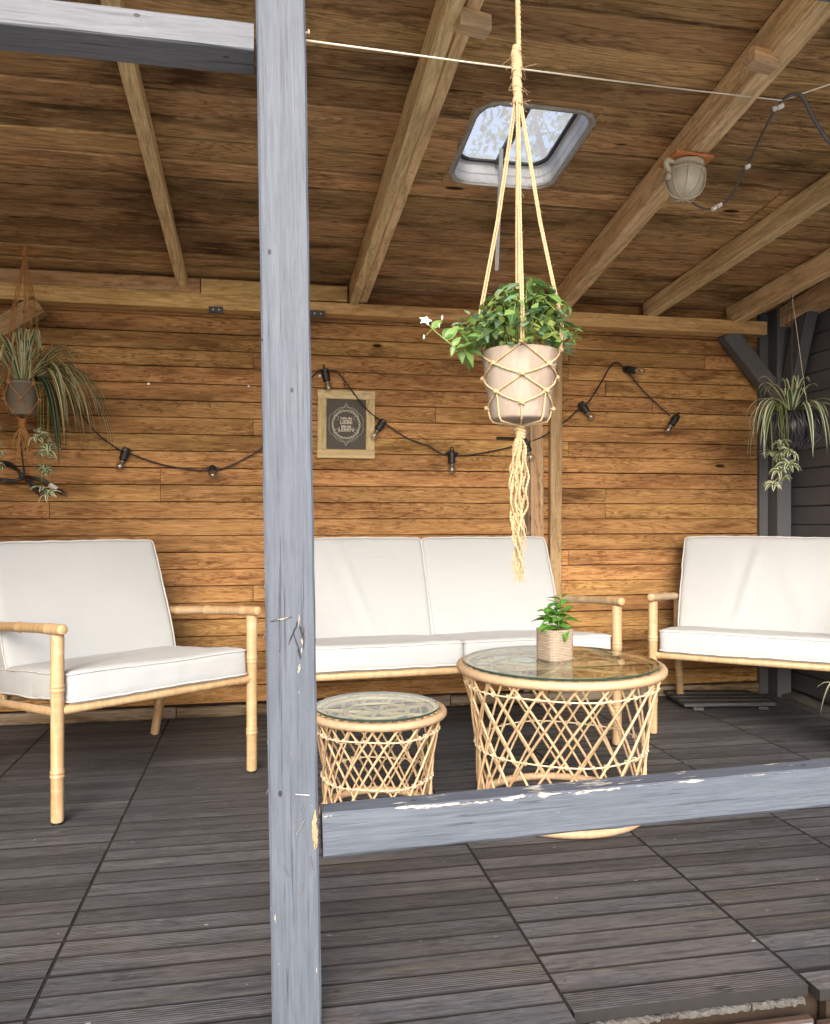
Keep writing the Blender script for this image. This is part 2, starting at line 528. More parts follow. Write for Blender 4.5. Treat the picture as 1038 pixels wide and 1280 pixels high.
def fabric():
    s = NT('white_canvas')
    v, rnd = s.coords()
    wv = s.noise(s.map(v, (500, 500, 500)), 1.0, 2, 0.5)
    fold = s.noise(s.map(v, (3.0, 7.0, 5.0)), 1.0, 4, 0.55, 0.6)
    fold2 = s.noise(s.map(v, (13.0, 4.0, 9.0)), 1.0, 3, 0.5, 0.3)
    c = s.mix(s.noise(v, 3.0, 3), (0.425, 0.46, 0.485), (0.46, 0.495, 0.52))
    s.base(c); s.rough(0.85)
    s.b.inputs['Sheen Weight'].default_value = 0.15
    h = s.math('ADD', s.math('MULTIPLY', fold, 1.0), s.math('ADD', s.math('MULTIPLY', wv, 0.03), s.math('MULTIPLY', fold2, 0.35)))
    s.bump(h, 0.5, 0.012)
    return s.m
M['fabric'] = fabric()
M['piping'] = simple('white_piping', (0.56, 0.57, 0.58), 0.8, 200, 0.05)

def glass(name, tint, rough=0.01, ior=1.5, dirt=0.0):
    s = NT(name)
    t = s.t
    tr = s.n('BsdfTransparent'); tr.inputs[0].default_value = (*tint, 1)
    gl = s.n('BsdfGlossy'); gl.inputs['Roughness'].default_value = rough
    fr = s.n('Fresnel'); fr.inputs['IOR'].default_value = ior
    mx = s.n('MixShader')
    geo = s.n('NewGeometry')
    f2 = s.math('DIVIDE', s.math('MULTIPLY', fr.outputs[0], 2.0), s.math('ADD', fr.outputs[0], 1.0))   # both faces of the sheet
    f = s.math('MULTIPLY', f2, s.math('SUBTRACT', 1.0, geo.outputs['Backfacing']))
    s.l(f, mx.inputs[0]); s.l(tr.outputs[0], mx.inputs[1]); s.l(gl.outputs[0], mx.inputs[2])
    last = mx.outputs[0]
    if dirt:
        df = s.n('BsdfDiffuse'); df.inputs[0].default_value = (0.7, 0.68, 0.62, 1)
        tl = s.n('BsdfTranslucent'); tl.inputs[0].default_value = (0.75, 0.75, 0.72, 1)
        ad = s.n('MixShader'); ad.inputs[0].default_value = 0.75
        s.l(df.outputs[0], ad.inputs[1]); s.l(tl.outputs[0], ad.inputs[2])
        tc = s.n('TexCoord')
        n = s.ramp(s.noise(tc.outputs['Object'], 9.0, 5, 0.7), [(0.30, dirt * 0.75), (0.70, dirt)])
        m2 = s.n('MixShader'); s.l(n, m2.inputs[0]); s.l(last, m2.inputs[1]); s.l(ad.outputs[0], m2.inputs[2])
        last = m2.outputs[0]
    s.l(last, s.out.inputs[0])
    return s.m
M['glass'] = glass('table_glass', (0.86, 0.93, 0.89), ior=1.55)
M['skyglass'] = glass('skylight_glass', (0.9, 0.92, 0.92), rough=0.05, dirt=0.66)
M['bulb'] = glass('bulb_glass', (0.90, 0.87, 0.80), ior=1.75, dirt=0.12)
M['glass_edge'] = simple('glass_edge', (0.02, 0.055, 0.045), 0.1, 5, 0.1)
M['black'] = simple('black_rubber', (0.012, 0.012, 0.014), 0.45, 40, 0.2)
M['blackplastic'] = simple('black_wicker', (0.035, 0.034, 0.044), 0.35, 50, 0.35)
M['metal'] = simple('zinc_sheet', (0.52, 0.54, 0.56), 0.6, 14, 0.45, 0.3, metallic=0.12)
M['darkmetal'] = simple('dark_frame_metal', (0.05, 0.055, 0.06), 0.5, 20, 0.3)
M['steel'] = simple('steel', (0.38, 0.38, 0.38), 0.35, 20, 0.2, metallic=0.9)
M['jute'] = simple('jute_cord', (0.56, 0.42, 0.24), 0.9, 160, 0.45, 0.5)
M['jute_brown'] = simple('brown_jute_cord', (0.42, 0.21, 0.075), 0.9, 160, 0.35, 0.4)
M['line'] = simple('pale_line', (0.75, 0.70, 0.58), 0.7, 60, 0.1)
M['greycable'] = simple('grey_cable', (0.10, 0.095, 0.10), 0.55, 40, 0.2)
M['porcelain'] = simple('porcelain', (0.80, 0.79, 0.76), 0.25, 20, 0.08)
M['cream'] = simple('aged_cream_enamel', (0.56, 0.50, 0.38), 0.35, 14, 0.25, 0.1)
M['lampglass'] = simple('clouded_lamp_glass', (0.50, 0.48, 0.40), 0.18, 10, 0.15)
M['orangewood'] = wood('orange_plate_wood', (0.40, 0.16, 0.05), (0.66, 0.32, 0.12), stain=0.1)
M['concrete'] = simple('pale_concrete', (0.095, 0.092, 0.086), 0.9, 90, 0.35, 0.6)
M['soil'] = simple('potting_soil', (0.03, 0.02, 0.014), 0.95, 60, 0.5, 0.8)
M['greypot'] = simple('grey_plastic_pot', (0.19, 0.165, 0.13), 0.6, 20, 0.2)
M['frame'] = wood('pale_frame_wood', (0.46, 0.34, 0.18), (0.66, 0.54, 0.33), stain=0.1, var=0.05, K=6)
M['print'] = simple('dark_print', (0.050, 0.042, 0.034), 0.6, 20, 0.1)
M['chalk'] = simple('chalk_print', (0.56, 0.54, 0.46), 0.8, 30, 0.15)
M['white'] = simple('white_petal', (0.82, 0.82, 0.80), 0.5, 20, 0.05)
M['tag'] = simple('white_tag', (0.7, 0.7, 0.7), 0.6, 20, 0.05)
M['stemgreen'] = simple('green_stem', (0.20, 0.26, 0.06), 0.6, 20, 0.25)
M['bark'] = simple('bark', (0.12, 0.09, 0.06), 0.9, 12, 0.4, 0.8)
M['backing'] = simple('dark_backing', (0.03, 0.018, 0.010), 0.95, 12, 0.4)

def pot_mat():
    s = NT('whitewashed_clay')
    v, _ = s.coords(False)
    n = s.noise(s.map(v, (14, 14, 2.2)), 1.6, 5, 0.65)
    c = s.mix(s.ramp(n, [(0.34, 0.0), (0.66, 1.0)]), (0.41, 0.355, 0.295), (0.29, 0.215, 0.16))
    n2 = s.noise(v, 45.0, 4, 0.6)
    c = s.mix(s.ramp(n2, [(0.55, 0.0), (0.75, 0.5)]), c, (0.46, 0.42, 0.37))
    s.base(c); s.rough(0.75); s.bump(n2, 0.3, 0.0012)
    return s.m
M['pot'] = pot_mat()

def woven():
    s = NT('woven_seagrass')
    v, _ = s.coords(False)
    sx = s.n('SeparateXYZ'); s.l(v, sx.inputs[0])
    nz = s.noise(s.map(v, (22, 22, 130)), 1.0, 4, 0.6)
    wz = s.math('SINE', s.math('ADD', s.math('MULTIPLY', sx.outputs[2], 1250.0), s.math('MULTIPLY', nz, 5.0)))
    c = s.mix(s.math('ADD', s.math('MULTIPLY', wz, 0.25), nz), (0.24, 0.18, 0.12), (0.56, 0.48, 0.38))
    s.base(c); s.rough(0.8)
    s.bump(s.math('ADD', s.math('MULTIPLY', wz, 0.4), nz), 0.8, 0.002)
    return s.m
M['woven'] = woven()

def leafmat(name, c1, c2, rough=0.42, var=0.5, back=None):
    s = NT(name)
    v, rnd = s.coords()
    n = s.noise(v, 30.0, 3)
    wn = s.n('TexWhiteNoise', noise_dimensions='1D'); s.l(s.math('MULTIPLY', rnd, 331.0), wn.inputs['W'])
    f = s.math('ADD', s.math('MULTIPLY', n, 0.5), s.math('MULTIPLY', wn.outputs[0], 0.6), True)
    c = s.mix(f, c1, c2)
    uv = s.n('UVMap'); su = s.n('SeparateXYZ'); s.l(uv.outputs[0], su.inputs[0])
    rib = s.math('LESS_THAN', s.math('ABSOLUTE', s.math('SUBTRACT', su.outputs[0], 0.5)), 0.035)
    c = s.mix(s.math('MULTIPLY', rib, 0.5), c, tuple(min(1, x * 1.7 + 0.03) for x in c2))
    s.base(c); s.rough(rough)
    tr = s.n('BsdfTranslucent'); s.l(c, tr.inputs[0])
    mx = s.n('MixShader'); mx.inputs[0].default_value = 0.25
    s.l(s.b.outputs[0], mx.inputs[1]); s.l(tr.outputs[0], mx.inputs[2]); s.l(mx.outputs[0], s.out.inputs[0])
    return s.m
M['leaf'] = leafmat('bellflower_leaf', (0.06, 0.15, 0.055), (0.24, 0.38, 0.10), 0.38)
M['leafb'] = leafmat('sky_sheen_leaf', (0.10, 0.21, 0.13), (0.22, 0.36, 0.22), 0.3)  # bluish copy of the leaf: reflected sky painted into the colour
M['leafy'] = leafmat('yellow_green_leaf', (0.14, 0.22, 0.05), (0.30, 0.38, 0.10), 0.4)
M['leaf2'] = leafmat('small_plant_leaf', (0.04, 0.17, 0.025), (0.15, 0.38, 0.06), 0.3)
M['treeleaf'] = leafmat('tree_leaf', (0.05, 0.10, 0.03), (0.10, 0.17, 0.05), 0.5)

def striped(name, green, cream, lo=0.22):
    s = NT(name)
    v, rnd = s.coords()
    uv = s.n('UVMap'); su = s.n('SeparateXYZ'); s.l(uv.outputs[0], su.inputs[0])
    wn = s.n('TexWhiteNoise', noise_dimensions='1D'); s.l(s.math('MULTIPLY', rnd, 531.0), wn.inputs['W'])
    d = s.math('ABSOLUTE', s.math('SUBTRACT', su.outputs[0], 0.5))
    edge = s.math('GREATER_THAN', d, s.math('ADD', lo, s.math('MULTIPLY', wn.outputs[0], 0.12)))
    n = s.noise(v, 20.0, 3)
    c = s.mix(edge, s.mix(n, green, tuple(x * 1.6 for x in green)), s.mix(n, cream, tuple(x * 0.8 for x in cream)))
    s.base(c); s.rough(0.4)
    tr = s.n('BsdfTranslucent'); s.l(c, tr.inputs[0])
    mx = s.n('MixShader'); mx.inputs[0].default_value = 0.25
    s.l(s.b.outputs[0], mx.inputs[1]); s.l(tr.outputs[0], mx.inputs[2]); s.l(mx.outputs[0], s.out.inputs[0])
    return s.m
M['spider'] = striped('striped_leaf', (0.06, 0.12, 0.045), (0.80, 0.82, 0.60), 0.17)
M['spider_straw'] = striped('straw_striped_leaf', (0.13, 0.16, 0.055), (0.78, 0.72, 0.42), 0.13)
M['spider_dark'] = striped('dark_striped_leaf', (0.018, 0.04, 0.022), (0.46, 0.52, 0.36), 0.36)

# ------------------------------------------------------------------ the setting: ground, deck
WALL_Y = 3.85
GZ = -0.42
s = NT('gravel_ground')
v, _ = s.coords(False)
s.base(s.mix(s.noise(v, 40.0, 5, 0.7), (0.40, 0.385, 0.35), (0.56, 0.54, 0.50)))
s.rough(0.95)
bm = bmesh.new()
vs = [bm.verts.new(c) for c in ((-150, -150, GZ), (150, -150, GZ), (150, 150, GZ), (-150, 150, GZ))]
bm.faces.new(vs)
tag(obj('ground', bm, s.m), kind='structure')

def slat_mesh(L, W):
    # top worn grey; the edges near-black, gap shade put into their colour
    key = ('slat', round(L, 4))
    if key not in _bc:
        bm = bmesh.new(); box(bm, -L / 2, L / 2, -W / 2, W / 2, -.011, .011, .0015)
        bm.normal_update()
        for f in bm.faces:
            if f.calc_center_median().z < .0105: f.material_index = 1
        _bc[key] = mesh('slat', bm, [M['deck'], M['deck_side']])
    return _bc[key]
deck = tag(empty('wooden_deck', (0, 0, 0)), kind='structure')
TW, SP = 0.4975, 0.0693
X0 = 0.566 - 4 * TW
slats = []
for c in range(9):
    xa = X0 + c * TW
    if xa > 2.6: break
    L = TW - 0.008
    xb = xa + TW
    if xb > 2.64:
        L = 2.64 - xa - 0.008
    front = {4: 1.408, 3: 1.30, 5: 1.385}.get(c, 1.30)
    y = front + SP / 2
    j = 0
    off = random.uniform(0, 0.012)
    while y < WALL_Y - 0.01:
        slats.append((xa + 0.004 + L / 2, y + (off if j > 0 else 0) + random.uniform(-0.0012, 0.0012), L))
        y += SP
        j += 1
slats.sort(key=lambda q: (q[0] - 0.4) ** 2 * 0.35 + q[1] ** 2)
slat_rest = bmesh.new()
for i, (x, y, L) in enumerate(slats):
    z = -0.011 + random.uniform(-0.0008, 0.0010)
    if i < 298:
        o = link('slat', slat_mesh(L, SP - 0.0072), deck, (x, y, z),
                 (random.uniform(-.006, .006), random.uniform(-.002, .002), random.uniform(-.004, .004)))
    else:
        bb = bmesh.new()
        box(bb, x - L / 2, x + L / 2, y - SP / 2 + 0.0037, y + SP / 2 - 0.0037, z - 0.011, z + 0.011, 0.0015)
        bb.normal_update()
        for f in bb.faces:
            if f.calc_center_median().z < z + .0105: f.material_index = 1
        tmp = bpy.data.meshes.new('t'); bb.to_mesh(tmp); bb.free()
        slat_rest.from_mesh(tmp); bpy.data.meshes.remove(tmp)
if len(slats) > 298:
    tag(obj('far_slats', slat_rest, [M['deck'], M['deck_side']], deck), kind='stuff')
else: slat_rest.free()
bm = bmesh.new()
for (x, y, L) in slats:
    if y < 3.0:
        for e in (-1, 1):
            xx, yy = x + e * (L / 2 - .022) + random.uniform(-.002, .002), y + random.uniform(-.003, .003)
            tube(bm, [(xx, yy, -.004), (xx, yy, .0006)], .0028, 6)
tag(obj('screw_heads', bm, M['darkmetal'], deck), kind='stuff')
bm = bmesh.new()
box(bm, X0, 2.63, 1.43, WALL_Y + 0.1, -0.09, -0.026)
box(bm, X0, 0.55, 1.32, 1.42, -0.09, -0.026)
box(bm, 1.09, 2.63, 1.40, 1.42, -0.09, -0.026)
obj('underlay', bm, M['backing'], deck)
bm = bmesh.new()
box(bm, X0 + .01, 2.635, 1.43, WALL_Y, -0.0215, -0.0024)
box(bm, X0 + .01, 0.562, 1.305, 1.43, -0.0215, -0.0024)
obj('gap_shade_sheet', bm, simple('gap_shade_black', (0.012, 0.011, 0.010), 1.0, 60, 0.4), deck)  # black sheet standing in for the shade down in the slat gaps
# outer face of the deck: crumbling pale edge, brown fascia with a pale arris
for (xa, xb, hh) in ((.60, .74, .010), (.742, .775, .006), (.777, .93, .011), (.934, 1.048, .012)):
    beam_obj('crumbling_edge', (xa, 1.412, -.0235 - hh / 2), (xb, 1.412, -.0235 - hh / 2), .012, hh, M['concrete'], deck, .002, segs=24, jit=.0022)
fascia_m = simple('brown_fascia_paint', (0.085, 0.055, 0.042), 0.4, 30, 0.35, 0.3)
for (xa, xb, yy) in ((0.60, 1.052, 1.386), (1.058, 1.56, 1.366), (1.565, 2.3, 1.366)):
    bm = bmesh.new()
    box(bm, xa, xb, yy, yy + 0.02, -0.20, -0.052, 0.003)
    fo = obj('fascia_board', bm, fascia_m, deck)
    bm = bmesh.new()
    box(bm, xa + .004, xb - .004, yy - 0.004, yy + 0.004, -0.064, -0.056, 0.002)
    obj('edge_strip', bm, M['steel'], fo)
    bm = bmesh.new()
    tube(bm, [(xb - 0.05, yy - 0.002, -0.10), (xb - 0.05, yy + 0.003, -0.10)], 0.004, 8)
    obj('screw', bm, M['steel'], fo)
bm = bmesh.new()
box(bm, X0, 2.63, 1.45, WALL_Y + .1, GZ, -0.092)
obj('substructure', bm, M['backing'], deck)
# pale concrete strip between deck and charcoal wall
bm = bmesh.new()
n = 40
rows = []
for i in range(n + 1):
    y = 1.2 + (WALL_Y - 1.2) * i / n
    a = 2.645
    b = 2.80
    z = 0.006 + random.uniform(-.006, .006)
    rows.append([bm.verts.new((a, y, -0.06)), bm.verts.new((a + random.uniform(0, .012), y, z)), bm.verts.new((a + .05, y, z + random.uniform(0, .01))), bm.verts.new((b, y, z + random.uniform(0, .016))), bm.verts.new((b, y, -0.06))])
for r0, r1 in zip(rows, rows[1:]):
    for k in range(4): bm.faces.new((r0[k], r0[k + 1], r1[k + 1], r1[k]))
tag(obj('concrete_kerb', bm, M['concrete']), kind='structure')

# ------------------------------------------------------------------ back wall of planks
back = tag(empty('plank_wall', (0.6, WALL_Y, 0)), 'warm brown back wall of horizontal softwood planks under the roof', 'wall')
def bl(x, y, z): return (x - 0.6, y - WALL_Y, z)
LX, RX = -1.42, 2.594
bm = bmesh.new(); box(bm, LX - .1, 2.76, WALL_Y + 0.03, WALL_Y + 0.06, GZ, 2.015)
obj('backing_board', bm, M['backing'], back, bl(0, 0, 0))
P = 0.0785
z = 0.062
row = 0
studs = [-0.95, -0.47, -0.05, 0.38, 0.83, 1.52, 1.72, 1.98, 2.28]
wr = random.Random(5)
while z < 1.99:
    joints = [LX]
    prev = LX
    for sx in studs:
        if sx - prev > 0.42 and wr.random() < 0.17:
            joints.append(sx); prev = sx
    joints.append(RX)
    for xa, xb in zip(joints, joints[1:]):
        L = round(xb - xa - 0.0025, 3)
        o = link('plank', board_mesh(L, P - 0.0034, 0.02, M['wall'], 0.0022, 'plank'), back,
                 bl((xa + xb) / 2, WALL_Y + 0.010 + wr.uniform(-.0018, .0018), z + P / 2 + wr.uniform(-.0006, .0006)),
                 (R(90) + wr.uniform(-.012, .012), wr.uniform(-.0008, .0008), 0))
    z += P
    row += 1
# rotten bottom course
for (xa, xb, h, y0) in ((LX, -0.4, .05, 0), (-0.395, 0.1, .045, .0), (0.105, 0.9, .054, 0), (0.905, 1.9, .048, 0.0), (1.905, RX, .052, 0)):
    beam_obj('bottom_board', bl(xa, WALL_Y - 0.002, 0.004 + h / 2), bl(xb, WALL_Y - 0.002, 0.004 + h / 2), 0.03, h, M['plinth'], back, 0.004, segs=12, jit=0.0025)
# nail heads in the planks, two to a stud
bm = bmesh.new()
zz = .062
while zz < 1.86:
    for sx in studs + [-1.3, 1.25]:
        for q in (.022, .056):
            if wr.random() < .8:
                nx_, nz_ = sx + wr.uniform(-.012, .012), zz + q + wr.uniform(-.004, .004)
                tube(bm, [(nx_ - .6, -.0025, nz_), (nx_ - .6, .004, nz_)], wr.uniform(.0018, .003), 6)
    zz += P
tag(obj('nail_heads', bm, M['darkmetal'], back), kind='stuff')
# battens behind the hanging pot
beam_obj('batten', bl(1.352, WALL_Y - .014, 0.06), bl(1.343, WALL_Y - .014, 1.44), 0.068, 0.026, M['batten'], back, 0.003, roll=R(90) * 0)
beam_obj('batten', bl(1.437, WALL_Y - .020, 0.06), bl(1.446, WALL_Y - .020, 1.87), 0.060, 0.038, M['batten'], back, 0.003)
beam_obj('batten', bl(1.297, WALL_Y - .008, 0.06), bl(1.290, WALL_Y - .008, 1.87), 0.034, 0.014, M['plinth'], back, 0.002)
# header beams
HY = WALL_Y - 0.055
beam_obj('header_beam', bl(LX, HY, 1.917), bl(0.02, HY, 1.917), 0.09, 0.072, M['header'], back, 0.003)
beam_obj('header_beam', bl(0.024, HY, 1.912), bl(1.44, HY, 1.912), 0.09, 0.056, M['header'], back, 0.003)
beam_obj('header_beam', bl(1.444, HY - .004, 1.917), bl(2.567, HY - .004, 1.917), 0.098, 0.068, M['header'], back, 0.003)
beam_obj('header_beam', bl(LX, HY + .004, 1.986), bl(-0.285, HY + .004, 1.986), 0.085, 0.068, M['header_old'], back, 0.005, segs=14, jit=.003)
beam_obj('header_beam', bl(-0.28, HY, 1.981), bl(0.385, HY, 1.981), 0.095, 0.072, M['header'], back, 0.003)
for (a, b, zz, yy, hh) in ((at(261, 382, 3.73), at(279, 391, 3.73), 0, 3.745, .0), (at(388, 387, 3.73), at(407, 396, 3.73), 0, 3.745, 0)):
    bm = bmesh.new()
    box(bm, a.x - .6, b.x - .6, 3.737 - WALL_Y, 3.752 - WALL_Y, min(a.z, b.z), max(a.z, b.z), 0.002)
    br = obj('metal_bracket', bm, M['darkmetal'], back)
    bm = bmesh.new()
    for q in (0.3, 0.7):
        xx = a.x + (b.x - a.x) * q - .6
        tube(bm, [(xx, 3.733 - WALL_Y, (a.z + b.z) / 2), (xx, 3.74 - WALL_Y, (a.z + b.z) / 2)], 0.004, 8)
    obj('screw', bm, M['steel'], br)
# light wooden brace at the left end of the header
beam_obj('corner_brace', bl(-0.97, HY - .01, 1.87), bl(-1.36, HY - .01, 1.60), 0.07, 0.085, M['header_old'], back, 0.003)
# white pins left in the planks
for (px, py) in ((186, 480), (311, 483), (400, 470)):
    p = at(px, py, WALL_Y - 0.002)
    bm = bmesh.new()
    tube(bm, [(p.x - .6, -0.008, p.z), (p.x - .6, 0.002, p.z)], 0.006, 8)
    obj('white_pin', bm, M['porcelain'], back)
# a little ledge of black slate-like wood behind the pot
p = at(635, 548, WALL_Y)
beam_obj('small_ledge', bl(p.x - .06, WALL_Y - .012, p.z), bl(p.x + .09, WALL_Y - .012, p.z), 0.024, 0.012, M['backing'], back, 0.002)

# ------------------------------------------------------------------ left wall (in shade)
lw = tag(empty('left_plank_wall', (LX - .02, 2.6, 0)), 'shaded left side wall of brown planks beside the macrame spider plant', 'wall')
z = 0.0
while z < 2.3:
    ym = min(3.85, 3.8 - (z + .125 - 2.03) / .105)
    if ym > 1.6: link('plank', board_mesh(ym - 1.35, 0.115, 0.02, M['wall'], 0.003, 'plank'), lw, (-0.01, (ym + 1.35) / 2 - 2.6, z + .06), (R(90), 0, R(90)))
    z += 0.1185
bm = bmesh.new(); box(bm, -0.06, -0.03, -1.25, 1.25, GZ, 1.98)
obj('backing_board', bm, M['backing'], lw)
beam_obj('wall_post', (0.045, 1.19, 0), (0.045, 1.19, 1.87), 0.07, 0.07, M['header_old'], lw)

# ------------------------------------------------------------------ right charcoal wall, slightly turned
rw = tag(empty('charcoal_plank_wall', (2.735, WALL_Y, 0), (0, 0, R(-2.5))), 'charcoal painted side wall of horizontal boards behind the black hanging pot', 'wall')
z = 0.03
while z < 2.3:
    ln = 2.7 if z < 1.92 else 2.7 - (z + .1 - 2.01) / .105
    if ln > .3: link('plank', board_mesh(ln, 0.093, 0.022, M['dark'], 0.004, 'plank'), rw, (0.012 + random.uniform(-.002, .002), -1.38 - (2.7 - ln) / 2, z + .047), (R(90) + .03, 0, R(90)))
    z += 0.0962
bm = bmesh.new(); box(bm, 0.04, 0.07, -2.75, 0.06, GZ, 2.0)
obj('backing_board', bm, M['dark'], rw)
beam_obj('corner_post', (-0.062, -0.06, -0.03), (-0.062, -0.06, 2.02), 0.078, 0.105, M['dark'], rw)
beam_obj('corner_post', (-0.128, -0.012, -0.03), (-0.128, -0.012, 2.01), 0.05, 0.044, M['dark'], rw)
beam_obj('corner_brace', (-0.36, -0.065, 1.895), (-0.075, -0.065, 1.565), 0.07, 0.085, M['dark'], rw, roll=R(90) * 0)
beam_obj('corner_brace', (-0.055, -0.07, 1.38), (-0.055, -0.31, 2.03), 0.06, 0.105, M['dark'], rw)
beam_obj('wall_plate', (-0.045, 0.0, 1.965), (-0.045, -2.7, 1.965 + 0.105 * 2.7), 0.09, 0.10, M['rafter'], rw)

# ------------------------------------------------------------------ roof
SL = 0.105
def zc(y): return 2.03 + SL * (3.8 - y)
roof = tag(empty('plank_roof', (0.6, 3.8, 2.03), (math.atan(-SL), 0, 0)), 'dark brown board ceiling of the lean-to roof with its rafters and skylight', 'roof')
CA = math.cos(math.atan(SL))
def rl(x, y, dz=0.0): return (x - 0.6, (y - 3.8) / CA, dz)      # roof-plane coordinates
RXa, RXb = -1.5, 2.85
SKx0, SKx1, SKy0, SKy1 = 0.642, 1.030, 2.330, 2.802
joint_x = [-0.363, 0.433, 1.40, 1.91]
BW = 0.124
y = 2.802 + 0.124 * 9
cr = random.Random(11)
while y > 1.15:
    yc = y - BW / 2
    js = [RXa]
    for jx in joint_x:
        if cr.random() < 0.33 and jx - js[-1] > 0.5: js.append(jx)
    js.append(RXb)
    for xa, xb in zip(js, js[1:]):
        segs = [(xa, xb)]
        if yc + BW / 2 > SKy0 + .005 and yc - BW / 2 < SKy1 - .005:
            segs = []
            if xa < SKx0: segs.append((xa, min(xb, SKx0 + .003)))
            if xb > SKx1: segs.append((max(xa, SKx1 - .003), xb))
        for a, b in segs:
            if b - a < 0.03: continue
            L = round(b - a - 0.003, 3)
            lx, ly, lz = rl((a + b) / 2, yc)
            o = link('board', board_mesh(L, BW / CA - 0.0085, 0.02, M['ceil'], 0.004, 'board'), roof, (lx, ly, 0.010 + cr.uniform(-.0015, .004)),
                     (cr.uniform(-.05, .05), cr.uniform(-.001, .001), cr.uniform(-.003, .003)))
    y -= BW
# filler board at the low side of the opening
_fa = rl(0, 2.306 - .0015)[1]; _fb = rl(0, SKy0 + .001)[1]
bm = bmesh.new(); box(bm, SKx0 - .6, SKx1 - .6, _fa, _fb, 0.001, 0.021)
obj('board', bm, M['ceil'], roof)
# roof covering (felt) with a hole for the skylight
felt = simple('roof_felt', (0.04, 0.04, 0.04), 0.95, 40, 0.3)
bm = bmesh.new()
ya, yb = rl(0, 1.15)[1], rl(0, WALL_Y + 0.1)[1]
sa, sb = rl(0, SKy0 - .02)[1], rl(0, SKy1 + .02)[1]
for (x0, x1, y0, y1) in ((RXa, RXb, ya, sa), (RXa, RXb, sb, yb), (RXa, SKx0 - .02, sa, sb), (SKx1 + .02, RXb, sa, sb)):
    box(bm, x0 - .6, x1 - .6, y0, y1, 0.026, 0.036)
obj('roof_felt', bm, felt, roof)
# rafters: (x at wall, x at front, width, depth)
def rafter(x1, x0, W, D, dz=0.0, y0=1.2, y1=3.80, mat='rafter', jit=0.0015):
    a = rl(x0, y0, -D / 2 - 0.002 + dz); b = rl(x1, y1, -D / 2 - 0.002 + dz)
    return beam_obj('rafter', a, b, W, D, M[mat], roof, 0.004, segs=16, jit=jit)
rafter(-0.363, -0.360, 0.043, 0.060)
rafter(0.415, 0.455, 0.040, 0.105, jit=.002)
rafter(0.460, 0.502, 0.040, 0.085)
rafter(1.430, 1.29, 0.066, 0.105)
rafter(1.925, 2.085, 0.050, 0.085)
rafter(2.395, 2.56, 0.055, 0.10)
# short noggings sawn off on the rafters
for (px, py, Y) in ((592, 30, 2.05), (950, 76, 2.1)):
    for it in range(40):      # slide the block to where it meets the rafter underside
        p = at(px, py, Y)
        if p.z > zc(Y) - 0.095: Y -= .02
        elif p.z < zc(Y) - 0.115: Y += .02
    beam_obj('sawn_block', rl(p.x - .045, p.y - .008, -0.108), rl(p.x + .035, p.y + .006, -0.108), 0.045, 0.045, M['header_old'], roof, 0.006, segs=2, jit=.0012)
# ------------------------------------------------------------------ skylight in the roof
def rrect(cx, cy, hx, hy, r, n=6):
    out = []
    for (sx, sy, a0) in ((1, 1, 0), (-1, 1, 90), (-1, -1, 180), (1, -1, 270)):
        for k in range(n + 1):
            a = R(a0 + 90 * k / n)
            out.append((cx + sx * (hx - r) + r * math.cos(a), cy + sy * (hy - r) + r * math.sin(a)))
    return out
skx, sky_ = (SKx0 + SKx1) / 2, (SKy0 + SKy1) / 2
scx, scy, _ = rl(skx, sky_)
hx, hy = (SKx1 - SKx0) / 2, (SKy1 - SKy0) / 2 / CA
def loops(bm, specs, mat=0):
    rings = []
    for (ix, r, zz, jt) in specs:
        rings.append([bm.verts.new((x + random.uniform(-jt, jt), y + random.uniform(-jt, jt), zz + random.uniform(-jt, jt))) for x, y in rrect(scx, scy, hx - ix, hy - ix, r * .8)])
    for a, b in zip(rings, rings[1:]):
        m = len(a)
        for k in range(m): bm.faces.new((a[k], a[(k + 1) % m], b[(k + 1) % m], b[k])).material_index = mat
    return rings
bm = bmesh.new()
loops(bm, [(0.008, .09, -.006, .0015), (0.012, .088, 0.012, .001), (0.013, .088, 0.030, 0), (0.016, .086, 0.035, 0), (0.017, .085, 0.066, 0), (0.022, .080, 0.070, 0), (.026, .078, 0.083, 0), (-0.01, .09, 0.093, 0), (-.03, .1, 0.04, 0)])
sk = obj('skylight', bm, M['metal'], roof, smooth=False)
bm = bmesh.new()
loops(bm, [(-.012, .003, 0.0005, 0), (0.004, .092, -0.0005, .0), (0.005, .09, .02, 0), (-.012, .003, 0.02, 0)])
obj('corner_board', bm, M['ceil'], roof)
bm = bmesh.new()
random.seed(3)
loops(bm, [(-0.006, .098, -0.001, .003), (0.003, .092, -0.007, .0025), (0.013, .09, -.002, .0025), (0.011, .09, 0.010, .001)])
obj('sealant_rim', bm, simple('old_sealant', (0.34, 0.33, 0.30), 0.8, 60, 0.5, 0.4), sk)
bm = bmesh.new()
rr = loops(bm, [(.024, .080, 0.079, 0), (.036, .073, 0.079, 0), (.036, .073, 0.071, 0), (.024, .080, 0.071, 0)])
obj('rubber_seal', bm, M['black'], sk)
bm = bmesh.new()
pts = rrect(scx, scy, hx - .026, hy - .026, .062)
top = [bm.verts.new((x, y, 0.078)) for x, y in pts]
bm.faces.new(top)
obj('pane', bm, M['skyglass'], sk)
bm = bmesh.new(); box(bm, scx - .018, scx + .004, scy - hy + .028, scy + hy - .028, 0.062, 0.0765, 0.002)
obj('mullion', bm, M['darkmetal'], sk)
# hanging stay bar with its hinge
a = at(627, 186, 2.60)
hang = sk
def rin(p):   # world -> roof local
    return roof.matrix_world.inverted() @ Vector(p)
bpy.context.view_layer.update()
a2 = rin(a); b2 = rin(at(621, 338, 2.80))
beam_obj('stay_bar', a2, b2, 0.014, 0.004, M['metal'], sk, 0.001)

